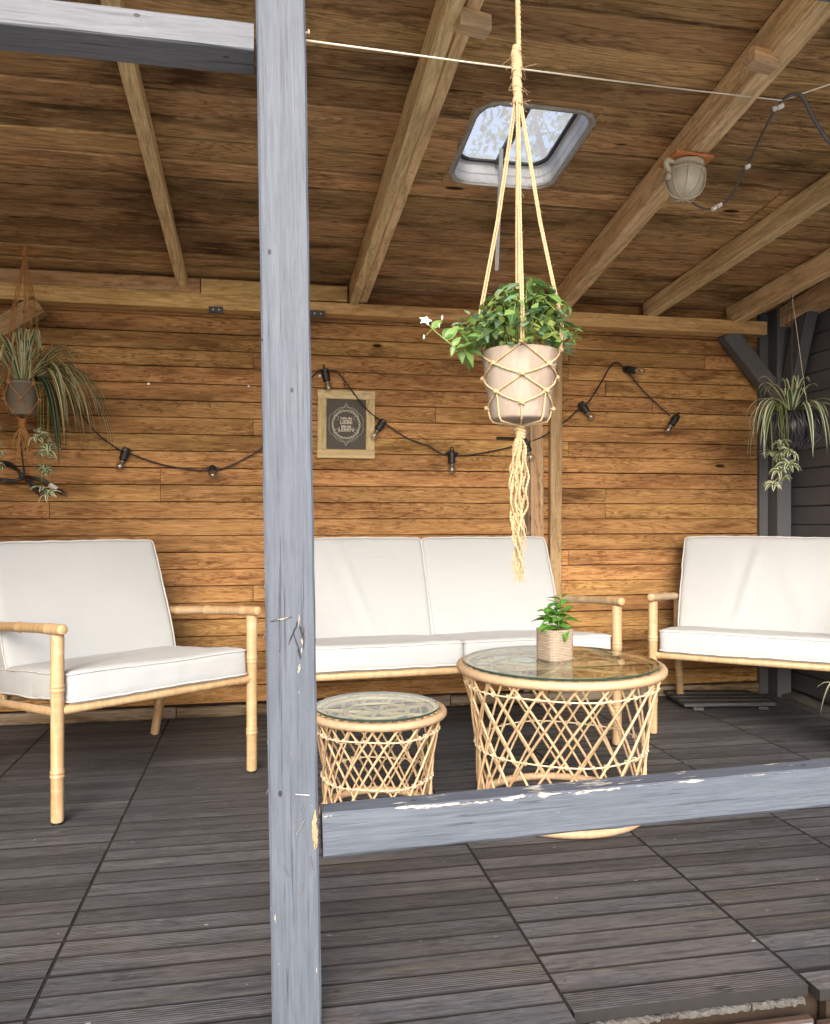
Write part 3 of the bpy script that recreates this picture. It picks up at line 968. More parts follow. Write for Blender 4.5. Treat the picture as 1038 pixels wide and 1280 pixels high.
# ------------------------------------------------------------------ front post, rail, beam
pt, pb = at(351, 0, 1.45), at(371.7, 1280, 1.45)
d = (pt - pb) / (pt.z - pb.z)
p0 = pb + d * (0.0 - pb.z); p1 = pb + d * (2.27 - pb.z)
p0.y = p1.y = 1.45 + 0.044
post = beam_obj('support_post', p0, p1, 0.088, 0.088, M['paint_post'], None, 0.004, segs=30, jit=.0008)
tag(post, 'weathered grey-blue upright timber post at the front of the deck', 'post')
bpy.context.view_layer.update()
PW = post.matrix_world.inverted()
def on_post(px, py, dy=-0.001):
    p = at(px, py, 1.45 + dy)
    return PW @ p
# staples and splits in the post face
for (xa, ya_, xb, yb_) in ((370, 993, 387, 994), (381, 1025, 371, 1043), (388, 1071, 391, 1086), (355, 1082, 360, 1095), (379, 1105, 374, 1120), (376, 1006, 380, 1013)):
    a, b = on_post(xa, ya_, -.0022), on_post(xb, yb_, -.0022)
    bm = bmesh.new()
    ai = PW @ (at(xa, ya_, 1.456)); bi = PW @ (at(xb, yb_, 1.456))
    tube(bm, [ai, a, b, bi], 0.0009, 6)
    obj('staple', bm, M['steel'], post)
for (px, py) in ((338, 733), (337, 797), (341, 991), (382, 34)):
    bm = bmesh.new()
    c = on_post(px, py, 0.01)
    pts = [c + (PW.to_3x3() @ Vector((-.006 + .004 * math.cos(t), 0, .006 * math.sin(t)))) for t in [k * .5 for k in range(-3, 8)]]
    tube(bm, pts, 0.0009, 5)
    obj('bent_nail', bm, M['steel'], post)
def splinter(name, poly, depth, mat, dy=-0.0012):
    """a shallow sliver of bare wood following an irregular outline on the post face"""
    bm = bmesh.new()
    c = Vector((sum(p[0] for p in poly) / len(poly), sum(p[1] for p in poly) / len(poly)))
    o = [bm.verts.new(on_post(x, y, dy + 0.0014)) for x, y in poly]
    i = [bm.verts.new(on_post(c.x + (x - c.x) * .6, c.y + (y - c.y) * .7, dy)) for x, y in poly]
    n = len(poly)
    for k in range(n): bm.faces.new((o[k], o[(k + 1) % n], i[(k + 1) % n], i[k]))
    bm.faces.new(i)
    bmesh.ops.recalc_face_normals(bm, faces=bm.faces)
    return obj(name, bm, mat, post)
crackdark = simple('weathered_crack', (0.035, 0.036, 0.042), 0.9, 300, 0.6, 0.5)
barewood = simple('bare_splintered_wood', (0.40, 0.27, 0.15), 0.8, 260, 0.45, 0.6, stretch=(.15, 1, 1))
paleb = simple('pale_bare_wood', (0.42, 0.36, 0.28), 0.8, 200, 0.3, 0.4)
rk = random.Random(6)
def crack(name, x0, y0, x1, y1, w_, mat, n=9):
    # jagged sliver between two points of the post face
    L, Rr = [], []
    dx, dy = x1 - x0, y1 - y0
    l = math.hypot(dx, dy); nx, ny = -dy / l, dx / l
    for k in range(n + 1):
        t = k / n
        ww = w_ * math.sin(math.pi * min(1, t * .92 + .04)) ** .7
        j_ = rk.uniform(-.35, .35) * w_
        L.append((x0 + dx * t + nx * (ww * rk.uniform(.5, 1.1) + j_), y0 + dy * t + ny * (ww * rk.uniform(.5, 1.1) + j_)))
        Rr.append((x0 + dx * t - nx * (ww * rk.uniform(.5, 1.1) - j_), y0 + dy * t - ny * (ww * rk.uniform(.5, 1.1) - j_)))
    bm = bmesh.new()
    a = [bm.verts.new(on_post(x, y, -.0012)) for x, y in L]
    c = [bm.verts.new(on_post((p[0] + q[0]) / 2, (p[1] + q[1]) / 2, -.0008 - rk.uniform(0, .0012))) for p, q in zip(L, Rr)]
    b = [bm.verts.new(on_post(x, y, -.0012)) for x, y in Rr]
    for k in range(n):
        bm.faces.new((a[k], a[k + 1], c[k + 1], c[k])); bm.faces.new((c[k], c[k + 1], b[k + 1], b[k]))
    bmesh.ops.recalc_face_normals(bm, faces=bm.faces)
    return obj(name, bm, mat, post)
for (x0, y0, x1, y1, w_, m_) in ((338, 777, 366, 771, 1.3, crackdark), (344, 776, 361, 772, 1.1, paleb), (361, 806, 373, 776, 1.4, crackdark), (374, 778, 379, 800, 1.6, crackdark),
                                (372, 806, 376, 824, 1.8, crackdark), (380, 784, 380, 812, .9, crackdark), (374, 768, 374, 784, .9, paleb), (378, 797, 378, 806, 1.5, paleb), (375, 830, 373, 842, 1.5, paleb),
                                (367, 792, 374, 812, 1.0, crackdark)):
    crack('split', x0, y0, x1, y1, w_, m_)
for (x0, y0, x1, y1, w_) in ((394, 1012, 394, 1062, 2.6), (392, 1022, 391.5, 1052, 1.6), (396, 1030, 396, 1060, 1.6)):
    crack('splintered_edge', x0, y0, x1, y1, w_, barewood, 16)
# rail
ra = Vector((0.105, 1.485, 0.346)); rb = Vector((2.75, 1.485, 0.346 + 0.0245 * 2.645))
rail = beam_obj('handrail', ra, rb, 0.06, 0.082, M['paint_rail'], None, 0.006, segs=60, jit=.0011)
tag(rail, 'grey-blue horizontal rail with paint flaking along its top edge, fixed to the post', 'rail')
ba = Vector((-1.6, 1.4925, 1.780)); bb_ = Vector((-0.005 - 0.028, 1.4925, 1.780))
pxl = at(319, 45, 1.45)
bb_.x = pxl.x - 0.002
bm_ = beam_obj('cross_beam', ba, bb_, 0.085, 0.05, M['paint_beam'], None, 0.003, segs=20, jit=.0008)
tag(bm_, 'pale grey painted cross beam joined to the upper part of the post', 'beam')
# front purlin carrying the rafters, above the picture
pur = beam_obj('front_purlin', (-1.5, 1.494, zc(1.494) - .175), (2.85, 1.494, zc(1.494) - .175), 0.08, 0.12, M['paint_beam'], None)
tag(pur, 'grey painted purlin above the post carrying the rafter ends', 'beam')
pur.location.z += 0.0

# ------------------------------------------------------------------ bamboo seating
def pole(bm, pts, r, nodes=(), n=12, cap_round=True, taper=0.0):
    """cane pole along a polyline with double ring nodes at distances along it"""
    P = [Vector(p) for p in pts]
    seg = [(P[i + 1] - P[i]).length for i in range(len(P) - 1)]
    tot = sum(seg)
    def pos(s_):
        for i, l in enumerate(seg):
            if s_ <= l or i == len(seg) - 1: return P[i].lerp(P[i + 1], s_ / l)
            s_ -= l
    st = [(0, .82), (0.0025, .96), (0.006, 1.0)]
    acc = 0
    for l in seg[:-1]:
        acc += l; st.append((acc, 1.0))
    for nd in nodes:
        for ds, k in ((-.016, 1.0), (-.011, 1.05), (-.008, 1.13), (-.004, 1.12), (-.001, 1.01), (.001, 1.01), (.004, 1.12), (.008, 1.13), (.011, 1.05), (.016, 1.0)):
            st.append((nd + ds, k))
    st += [(tot - .006, 1.0), (tot - .0025, .96), (tot, .82)]
    st.sort()
    tube(bm, [pos(s_) for s_, _ in st], r, n, radii=[r * k * (1 - taper * s_ / tot) for s_, k in st])

def cushion_mesh(w, d, h, seed, puff=0.010, wr=0.004, crease=None, sag=0.0):
    rd = min(0.013, h * 0.2)
    nx, ny, nz = int(w / 0.014), int(d / 0.014), 6
    bm = bmesh.new()
    idx = {}
    sv = Vector((seed * 7.3, seed * 3.1, seed * 1.7))
    def V(i, j, k):
        key = (i, j, k)
        if key in idx: return idx[key]
        x, y, z = (i / nx - .5) * w, (j / ny - .5) * d, (k / nz - .5) * h
        p = Vector((x, y, z))
        c = Vector((max(-w / 2 + rd, min(w / 2 - rd, x)), max(-d / 2 + rd, min(d / 2 - rd, y)), max(-h / 2 + rd, min(h / 2 - rd, z))))
        q = p - c
        # cube corner to rounded
        if q.length > 1e-6:
            m = max(abs(q.x), abs(q.y), abs(q.z))
            q = q.normalized() * (m if sum(1 for t in q if abs(t) > 1e-6) > 1 else q.length)
            p = c + q
        u, v_, t = 2 * x / w, 2 * y / d, 2 * z / h
        fu, fv, ft = 1 - u ** 4, 1 - v_ ** 4, 1 - t ** 4
        p.z += (1 if z > 0 else -1) * puff * fu * fv * min(1, abs(t) * 1.2)
        p.y += (1 if y > 0 else -1) * puff * .55 * fu * ft * (abs(v_) ** 3)
        p.x += (1 if x > 0 else -1) * puff * .55 * fv * ft * (abs(u) ** 3)
        # corners draw in
        cdraw = (abs(u) * abs(v_)) ** 6 * 0.004
        p.x -= math.copysign(cdraw, x); p.y -= math.copysign(cdraw, y)
        nn = noise.noise(Vector((p.x * 5, p.y * 8, p.z * 5)) + sv) * wr
        edge = max(abs(u), abs(v_)) ** 5
        nn += noise.noise(Vector((p.x * 26, p.y * 26, p.z * 9)) + sv) * wr * .6 * edge
        p.z += nn * (1 if z >= 0 else -1)
        p.y += noise.noise(Vector((p.x * 14, p.z * 22, seed))) * wr * .8 * abs(v_) ** 6
        p.x += noise.noise(Vector((p.y * 14, p.z * 22, seed + 5))) * wr * .8 * abs(u) ** 6
        if crease and z > 0:
            for (x0, y0, x1, y1, amp, wd) in crease:
                e = Vector((x1 - x0, y1 - y0)); L = e.length; e /= L
                rel = Vector((x - x0, y - y0))
                al = rel.dot(e); pr = rel.x * e.y - rel.y * e.x
                fall = max(0, min(1, al / 0.08)) * max(0, min(1, (L - al) / 0.1))
                p.z += amp * math.exp(-(pr / wd) ** 2) * fall - amp * .7 * math.exp(-((pr - wd * 2.0) / (wd * 1.5)) ** 2) * fall
        if sag: p.z -= sag * fu * fv
        idx[key] = bm.verts.new(p)
        return idx[key]
    for i in range(nx):
        for j in range(ny):
            bm.faces.new((V(i, j, nz), V(i + 1, j, nz), V(i + 1, j + 1, nz), V(i, j + 1, nz)))
            bm.faces.new((V(i, j + 1, 0), V(i + 1, j + 1, 0), V(i + 1, j, 0), V(i, j, 0)))
    for i in range(nx):
        for k in range(nz):
            bm.faces.new((V(i, 0, k), V(i + 1, 0, k), V(i + 1, 0, k + 1), V(i, 0, k + 1)))
            bm.faces.new((V(i, ny, k + 1), V(i + 1, ny, k + 1), V(i + 1, ny, k), V(i, ny, k)))
    for j in range(ny):
        for k in range(nz):
            bm.faces.new((V(0, j, k + 1), V(0, j + 1, k + 1), V(0, j + 1, k), V(0, j, k)))
            bm.faces.new((V(nx, j, k), V(nx, j + 1, k), V(nx, j + 1, k + 1), V(nx, j, k + 1)))
    # piping follows the top and bottom arrises
    loops_ = []
    for k in (nz - 0, 0):
        pts = []
        ring = [(i, 0) for i in range(nx)] + [(nx, j) for j in range(ny)] + [(i, ny) for i in range(nx, 0, -1)] + [(0, j) for j in range(ny, 0, -1)]
        for (i, j) in ring:
            q = idx[(i, j, k)].co
            q2 = idx[(i, j, nz - 1 if k else 1)].co
            pts.append((q + q2) / 2)
        loops_.append(pts)
    return bm, loops_

def cushion(name, w, d, h, seed, parent, loc, rot, **kw):
    bm, lp = cushion_mesh(w, d, h, seed, **kw)
    c = obj(name, bm, M['fabric'], parent, loc, rot, smooth=True)
    bm = bmesh.new()
    for pts in lp:
        cen = Vector((0, 0, pts[0].z))
        out = []
        for p in pts:
            out.append(p + Vector((math.copysign(.0028, p.x) if abs(p.x) > w * .47 else 0, math.copysign(.0028, p.y) if abs(p.y) > d * .46 else 0, math.copysign(.0015, p.z))))
        tube(bm, out, 0.0034, 6, closed=True)
    obj('piping', bm, M['piping'], c, smooth=True)
    return c

def seat_unit(root, W, ncush, seed, creases=(), bdx=0.0):
    for sx in (-1, 1):
        x = sx * W / 2
        bm = bmesh.new(); pole(bm, [(x, 0, 0.006), (x, 0, .572)], .0192, nodes=(.145, .405), taper=-.04)
        lg = obj('leg', bm, M['bamboo'], root, smooth=True)
        bm = bmesh.new(); tube(bm, [(x, 0, 0), (x, 0, .008)], .0165, 12)
        obj('rubber_foot', bm, M['black'], lg)
        bm = bmesh.new(); pole(bm, [(x, .725, 0.006), (x, .625, .34), (x, .64, .530)], .0185, nodes=(.14,))
        lg = obj('leg', bm, M['bamboo'], root, smooth=True)
        bm = bmesh.new(); tube(bm, [(x, .726, 0), (x, .724, .008)], .0165, 12)
        obj('rubber_foot', bm, M['black'], lg)
        bm = bmesh.new(); pole(bm, [(x, -.042, .592), (x, .30, .568), (x, .665, .538)], .0165, nodes=(.10, .345, .56))
        obj('armrest', bm, M['bamboo'], root, smooth=True)
        bm = bmesh.new(); pole(bm, [(x, .01, .336), (x, .63, .275)], .0135)
        obj('side_rail', bm, M['bamboo'], root, smooth=True)
        bm = bmesh.new(); pole(bm, [(x - sx * .05, .60, .27), (x - sx * .05, .80, .79)], .0135)
        obj('back_upright', bm, M['bamboo'], root, smooth=True)
    bm = bmesh.new(); pole(bm, [(-W / 2 + .012, 0.0, .342), (W / 2 - .012, 0.0, .342)], .0145)
    obj('front_rail', bm, M['bamboo'], root, smooth=True)
    bm = bmesh.new(); pole(bm, [(-W / 2 + .012, .63, .268), (W / 2 - .012, .63, .268)], .0145)
    obj('rear_rail', bm, M['bamboo'], root, smooth=True)
    for zz, yy in ((.785, .798), (.40, .652)):
        bm = bmesh.new(); pole(bm, [(-W / 2 + .05, yy, zz), (W / 2 - .05, yy, zz)], .0125)
        obj('back_rail', bm, M['bamboo'], root, smooth=True)
    k = max(4, int(W / .13))
    for i in range(1, k):
        x = -W / 2 + W * i / k
        bm = bmesh.new(); pole(bm, [(x, .008, .333), (x, .625, .27)], .009, n=8)
        obj('seat_cane', bm, M['bamboo'], root, smooth=True)
        bm = bmesh.new(); pole(bm, [(x, .655, .41), (x, .795, .775)], .009, n=8)
        obj('back_cane', bm, M['bamboo'], root, smooth=True)
    bm = bmesh.new(); pole(bm, [(-W / 2 + .02, .30, .292), (W / 2 - .02, .30, .292)], .011)
    obj('cross_rail', bm, M['bamboo'], root, smooth=True)
    inner = W - .046
    cw = inner / ncush
    for i in range(ncush):
        x = -inner / 2 + cw * (i + .5)
        cushion('seat_cushion', cw - .004, .62, .100, seed + i, root, (x, .292, .378), (R(-5.6), 0, R(0.4 * (-1) ** i)), puff=.006, wr=.004)
        bw = cw - .004
        lean = 24.5
        ax = R(90 - lean)
        # back cushion: local z = its front, local y = up
        cz, cy = .592, .630
        cushion('back_cushion', bw, .50, .095, seed + 10 + i, root, (x + bdx, cy, cz), (R(90 - lean), 0, R(0.5 * (-1) ** (i + 1))),
                puff=.007, wr=.004, crease=creases[i] if i < len(creases) else None)

a1 = tag(empty('armchair', (-.614, 2.58, 0)), 'bamboo armchair with white cushions standing left of the front post', 'armchair', 'bamboo armchairs with white cushions')
ang = math.atan2(.40, .571)
a1.location = (-.614 + .697 / 2 * math.cos(ang), 2.58 + .697 / 2 * math.sin(ang), 0)
a1.rotation_euler.z = ang
seat_unit(a1, .697, 1, 1)
a2 = tag(empty('armchair'), 'bamboo armchair with creased white cushions under the black hanging pot', 'armchair', 'bamboo armchairs with white cushions')
ang = R(-38)
a2.location = (1.640 + .80 / 2 * math.cos(ang), 3.184 + .80 / 2 * math.sin(ang), 0)
a2.rotation_euler.z = ang
seat_unit(a2, .80, 1, 4, creases=[[(-.02, .22, -.12, -.22, .006, .02), (.08, .1, .2, -.2, .004, .03)]])
sf = tag(empty('two_seat_sofa'), 'bamboo two-seat sofa with four white cushions against the plank wall', 'sofa')
ang = R(4.6)
sf.location = (1.413 - 1.315 / 2 * math.cos(ang), 3.05 - 1.315 / 2 * math.sin(ang), 0)
sf.rotation_euler.z = ang
seat_unit(sf, 1.315, 2, 7, creases=[[(-.10, .25, .06, -.24, .006, .018)], []], bdx=.024)

# ------------------------------------------------------------------ rattan tables
def ring(bm, r, z, t, n=8, seg=64, wrap=0.0, amp=.07):
    if wrap:
        seg = int(2 * math.pi * r / wrap) * 2
    pts = [(r * math.cos(2 * math.pi * k / seg), r * math.sin(2 * math.pi * k / seg), z) for k in range(seg)]
    tube(bm, pts, t, n, radii=[t * (1 + (amp if k % 2 else -amp)) for k in range(seg)] if wrap else None, closed=True)

def rattan_table(name, label, loc, rt, rb, waist, H, N, bands, twist, rod=.0042, rz=0):
    root = tag(empty(name, loc, (0, 0, rz)), label, 'table', 'round rattan tables with glass tops')
    zt = H - .020
    tr = .0135 if rt > .3 else .0125
    bm = bmesh.new(); ring(bm, rt - tr, zt, tr, 10, wrap=.0068, amp=.10)
    obj('top_rim', bm, M['wrap'], root, smooth=True)
    bm = bmesh.new(); ring(bm, rb - .008, .0135, .0125, 10, wrap=.0068, amp=.10)
    obj('base_rim', bm, M['wrap'], root, smooth=True)
    def prof(u):       # u 0 top .. 1 bottom
        ra, rc = rt - tr - .006, rb - .014
        zz = zt + (.014 - zt) * u
        if u < .72:
            t = u / .72; r = ra + (waist - ra) * (1 - (1 - t) ** 1.7)
        else:
            t = (u - .72) / .28; r = waist + (rc - waist) * t * t
        return r, zz
    for sgn in (1, -1):
        bm = bmesh.new()
        pts = []
        for k in range(15):
            u = k / 14
            r, zz = prof(u)
            r += sgn * .0035
            a = sgn * twist * (u - .06)
            pts.append((r * math.cos(a), r * math.sin(a), zz))
        tube(bm, pts, rod, 6, cap=False)
        rm = mesh('cane_rod', bm, M['rattan'], True)
        for i in range(N):
            link('cane_rod', rm, root, (0, 0, 0), (random.uniform(-.004, .004), random.uniform(-.004, .004), 2 * math.pi * i / N + random.uniform(-.02, .02)))
    for u in bands:
        r, zz = prof(u)
        bm = bmesh.new()
        pts = [((r + .006 * math.cos(9 * a) * 0 + .004) * math.cos(a), (r + .004) * math.sin(a), zz + .002 * math.sin(5 * a)) for a in [2 * math.pi * k / 72 for k in range(72)]]
        tube(bm, pts, .0026, 6, closed=True)
        b = obj('binding_cane', bm, M['bind'], root, smooth=True)
        # wrapped ties where rods cross the band
        bm = bmesh.new()
        for sgn in (1, -1):
            for i in range(N):
                a = sgn * twist * (u - .06) + 2 * math.pi * i / N
                c = Vector(((r + .002) * math.cos(a), (r + .002) * math.sin(a), zz + .002 * math.sin(5 * a)))
                tg = Vector((-math.sin(a), math.cos(a), 0))
                rdv = Vector((math.cos(a), math.sin(a), 0))
                pts = []
                for q in range(11):
                    th = q / 10 * 2 * math.pi * 2
                    pts.append(c + rdv * .0075 * math.cos(th) + Vector((0, 0, 1)) * .0065 * math.sin(th) + tg * (q - 5) * .0009)
                tube(bm, pts, .0016, 4, cap=False)
        tag(obj('ties', bm, M['bind'], b), kind='stuff')
    # loops of cane that close the edge inside the rim
    bm = bmesh.new()
    for i in range(N * 2):
        a = 2 * math.pi * i / (N * 2)
        w_ = math.pi / (N * 2) * .8
        pts = []
        for q in range(7):
            th = math.pi * q / 6
            aa = a - w_ * math.cos(th)
            rr = rt - tr * 1.9 - .016 * math.sin(th)
            pts.append((rr * math.cos(aa), rr * math.sin(aa), zt + .008 + .004 * math.sin(th)))
        tube(bm, pts, .0032, 5, cap=False)
    tag(obj('edge_loops', bm, M['rattan'], root, smooth=True), kind='stuff')
    # inner ring and spokes under the glass
    bm = bmesh.new(); ring(bm, rt - .05, zt + .004, .006, 8, 72)
    ring(bm, rt - .12, zt + .001, .0045, 6, 60)
    obj('inner_ring', bm, M['rattan'], root, smooth=True)
    bm = bmesh.new(); pole(bm, [(-rt + .03, 0, zt - .004), (rt - .03, 0, zt - .004)], .0055, n=8)
    cm = mesh('cross_cane', bm, M['rattan'], True)
    for k in range(4):
        link('cross_cane', cm, root, (0, 0, -.0006 * k), (0, 0, math.pi * k / 4 + .1))
    gr = rt - .022
    bm = bmesh.new()
    lathe(bm, [(gr - .0015, H - .006), (gr, H - .0048), (gr, H - .0013), (gr - .0015, H)], 96)
    for f in bm.faces:
        f.material_index = 0 if len(f.verts) > 8 else 1
    obj('glass_top', bm, [M['glass'], M['glass_edge']], root)
    return root

def wpt(px, t):
    cx = (px - 519) / 1000
    return Vector(((cx * cY + sY) * t, (cY - sY * cx) * t, 0))
tb = rattan_table('coffee_table', 'large round rattan table with glass top carrying the woven plant pot', wpt(700, 2.57), .331, .272, .262, .470, 21, (.11, .56), R(-60), .0041)
ts = rattan_table('side_table', 'small low round rattan table with empty glass top between post and large table', wpt(472, 2.52), 0.218, .178, .167, .338, 18, (.16, .64), R(-60), .0036, rz=.3)

# ------------------------------------------------------------------ grey pallet under the right chair
pal = tag(empty('low_pallet', (2.26, 3.66, 0), (0, 0, R(-8))), 'small grey wooden grate lying flat beneath the right armchair', 'pallet')
for k in range(4):
    beam_obj('slat', (-.25, -.12 + k * .075, .027 + .002 * k), (.2, -.115 + k * .075, .026), .06, 0.016, M['deck'], pal, .002)
for k in (-.18, 0.14):
    beam_obj('bearer', (k, -.15, .009), (k, .14, .009), .05, .014, M['deck'], pal, .002)

# ------------------------------------------------------------------ leaves, stems, rope
def leaf_mesh(name, L, W, mat, bend=0.25, fold=0.25, n=6, tip=1.0):
    """pointed oval leaf: base at origin, along +Y, upper face +Z"""
    bm = bmesh.new(); uv = bm.loops.layers.uv.new('UVMap')
    rows = []
    for i in range(n + 1):
        t = i / n
        ww = W / 2 * (math.sin(math.pi * t ** .75) ** .9) * (1 - .25 * t) if 0 < t < 1 else 0.0006
        a = bend * t
        y = L * (math.sin(a) / bend if bend else t)
        z = -L * (1 - math.cos(a)) / bend * 1.6
        rows.append([bm.verts.new((-ww, y, z + ww * fold)), bm.verts.new((0, y, z)), bm.verts.new((ww, y, z + ww * fold))])
    for i in range(n):
        for k in range(2):
            f = bm.faces.new((rows[i][k], rows[i][k + 1], rows[i + 1][k + 1], rows[i + 1][k]))
            for lo, u in zip(f.loops, ((k / 2, i / n), ((k + 1) / 2, i / n), ((k + 1) / 2, (i + 1) / n), (k / 2, (i + 1) / n))): lo[uv].uv = u
    return mesh(name, bm, mat, True)

def ribbon_mesh(name, pts, W, mat, fold=.35, face=None):
    """long strap leaf along a path; the width tapers to a point"""
    bm = bmesh.new(); uv = bm.loops.layers.uv.new('UVMap')
    P = [Vector(p) for p in pts]
    n = len(P) - 1
    rows = []
    side0 = None
    for i, p in enumerate(P):
        T = (P[min(i + 1, n)] - P[max(i - 1, 0)]).normalized()
        ref = Vector((0, 0, 1))
        S = T.cross(ref)
        if S.length < .25 and side0 is not None: S = side0
        elif S.length < 1e-3: S = Vector((1, 0, 0))
        S.normalize()
        if side0 is not None and S.dot(side0) < 0: S = -S
        if side0 is not None: S = (S * .5 + side0 * .5).normalized()
        side0 = S
        U = S.cross(T)
        t = i / n
        w_ = W / 2 * min(1, .55 + t * 3) * (1 - max(0, (t - .55) / .45) ** 1.6) + .0004
        rows.append([bm.verts.new(p - S * w_ + U * w_ * fold), bm.verts.new(p), bm.verts.new(p + S * w_ + U * w_ * fold)])
    for i in range(n):
        for k in range(2):
            f = bm.faces.new((rows[i][k], rows[i][k + 1], rows[i + 1][k + 1], rows[i + 1][k]))
            for lo, u in zip(f.loops, ((k / 2, i / n), ((k + 1) / 2, i / n), ((k + 1) / 2, (i + 1) / n), (k / 2, (i + 1) / n))): lo[uv].uv = u
    return mesh(name, bm, mat, True)

def rot_to(direction, normal):
    y = Vector(direction).normalized()
    n = Vector(normal)
    z = (n - y * n.dot(y))
    z = z.normalized() if z.length > 1e-4 else y.orthogonal().normalized()
    x = y.cross(z)
    return Matrix((x, y, z)).transposed().to_euler()

def rope(bm, pts, r, pitch=0.022, strands=3, per=None, fuzz=0, rnd=random):
    P = [Vector(p) for p in pts]
    L = sum((b - a).length for a, b in zip(P, P[1:]))
    n = max(6, int(L / 0.0035))
    dist = [0]
    for a, b in zip(P, P[1:]): dist.append(dist[-1] + (b - a).length)
    def pos(s_):
        for i in range(len(P) - 1):
            if s_ <= dist[i + 1] or i == len(P) - 2:
                d_ = dist[i + 1] - dist[i]
                return P[i].lerp(P[i + 1], (s_ - dist[i]) / d_ if d_ else 0)
    line = [pos(L * k / n) for k in range(n + 1)]
    fr = frames(line)
    for s_ in range(strands):
        pp = []
        for i, (p, T, N, B) in enumerate(fr):
            a = 2 * math.pi * (L * i / n / pitch + s_ / strands)
            pp.append(p + (N * math.cos(a) + B * math.sin(a)) * r * .52)
        tube(bm, pp, r * .58, 5, cap=False)
    for k in range(fuzz):
        p, T, N, B = fr[rnd.randrange(len(fr))]
        a = rnd.random() * 6.28
        d = (N * math.cos(a) + B * math.sin(a) + T * rnd.uniform(-1, 1)).normalized()
        l = rnd.uniform(.004, .014)
        q = p + d * l * .5 + Vector((0, 0, rnd.uniform(-.003, .003)))
        tube(bm, [p + d * r * .6, q, p + d * l + T * rnd.uniform(-.006, .006)], .00028, 3, cap=False)

def knot(bm, c, r, rr):
    c = Vector(c)
    for ax in range(2):
        pts = []
        for k in range(14):
            a = 2 * math.pi * k / 14
            v_ = Vector((math.cos(a) * r, math.sin(a) * r * .9, (ax - .5) * r * .7 + math.sin(a * 2) * r * .25))
            pts.append(c + v_)
        tube(bm, pts, rr, 6, closed=True)
    bmesh.ops.create_icosphere(bm, subdivisions=1, radius=r * .8, matrix=Matrix.Translation(c))

# ------------------------------------------------------------------ macrame hanger with clay pot
HP = wpt(650, 1.62)                      # axis of the pot
pr_t, pr_b, pz_t, pz_b = .0765, .057, 1.260, 1.122
rnd = random.Random(21)
hanger = tag(empty('macrame_hanger', (HP.x, HP.y, pz_b)), 'pale jute macrame hanger with long frayed tassel holding the clay pot', 'plant hanger')
def prad(z):
    t = (z - pz_b) / (pz_t - pz_b)
    return pr_b + (pr_t - pr_b) * t
base_a = math.atan2(-HP.y, -HP.x) + .06           # angle that faces the open front
levels = [(.142, 0), (.106, 45), (.084, 0), (.052, 45), (.026, 0)]
top_knot = Vector((-.004, 0, .655))
kn = {}
for li, (dz, off) in enumerate(levels):
    for q in range(4):
        a = base_a + R(off + 90 * q)
        r = prad(pz_b + dz) + .0035
        kn[(li, q)] = Vector((r * math.cos(a), r * math.sin(a), dz + (rnd.uniform(-.004, .004) if li else 0)))
bot = Vector((0.002, 0, -.012))
for q in range(4):
    bm = bmesh.new()
    p0_, p1_ = top_knot + (kn[(0, q)] * .03), kn[(0, q)].copy()
    pts = [p0_, p0_.lerp(p1_, .5) + Vector((rnd.uniform(-.002, .002), 0, 0)), p1_ + (Vector((p1_.x, p1_.y, 0)).normalized() * .004) + Vector((0, 0, .05)), p1_]
    off = Vector((0.0026, .0012, 0))
    rope(bm, [p + off for p in pts], .0021, fuzz=16, rnd=rnd)
    rope(bm, [p - off for p in pts], .0021, fuzz=16, rnd=rnd)
    obj('cord', bm, M['jute'], hanger, smooth=True)
netb = bmesh.new()
def surf_path(a, b, n=6):
    out = []
    for k in range(n + 1):
        t = k / n
        p = a.lerp(b, t)
        r = prad(pz_b + p.z) + .0032
        v2 = Vector((p.x, p.y)).normalized() * r
        out.append(Vector((v2.x, v2.y, p.z - math.sin(math.pi * t) * .002)))
    return out
for li in range(len(levels) - 1):
    for q in range(4):
        a = kn[(li, q)]
        for s_ in ((0, -1) if levels[li][1] == 0 else (0, 1)):
            b = kn[(li + 1, (q + s_) % 4)]
            rope(netb, surf_path(a, b), .0019, fuzz=3, rnd=rnd)
for (li, q), p in kn.items():
    knb = bmesh.new()
    knot(knb, p + Vector((p.x, p.y, 0)).normalized() * .001, .0048, .0019)
    for k in range(4):
        d = Vector((rnd.uniform(-1, 1), rnd.uniform(-1, 1), rnd.uniform(-1, .4))).normalized()
        tube(knb, [p, p + d * .007, p + d * .013 + Vector((0, 0, -.002))], .0003, 3, cap=False)
    obj('knot', knb, M['jute'], hanger, smooth=True)
for q in range(4):
    p = kn[(4, q)]
    mid = Vector((p.x, p.y, 0)).normalized() * (pr_b + .003)
    rope(netb, [p, Vector((mid.x, mid.y, .006)), Vector((mid.x * .9, mid.y * .9, -.004)), bot], .0019, rnd=rnd)
    p2 = kn[(3, q)]
    mid = Vector((p2.x, p2.y, 0)).normalized() * (pr_b + .004)
    rope(netb, [p2, Vector((mid.x, mid.y, .004)), Vector((mid.x * .9, mid.y * .9, -.006)), bot], .0019, rnd=rnd)
obj('cord_net', netb, M['jute'], hanger, smooth=True)
bm = bmesh.new()
for k in range(3): knot(bm, bot + Vector((rnd.uniform(-.003, .003), rnd.uniform(-.003, .003), -.004 - .0075 * k)), .0095 - .001 * k, .0032)
obj('gathering_knot', bm, M['jute'], hanger, smooth=True)
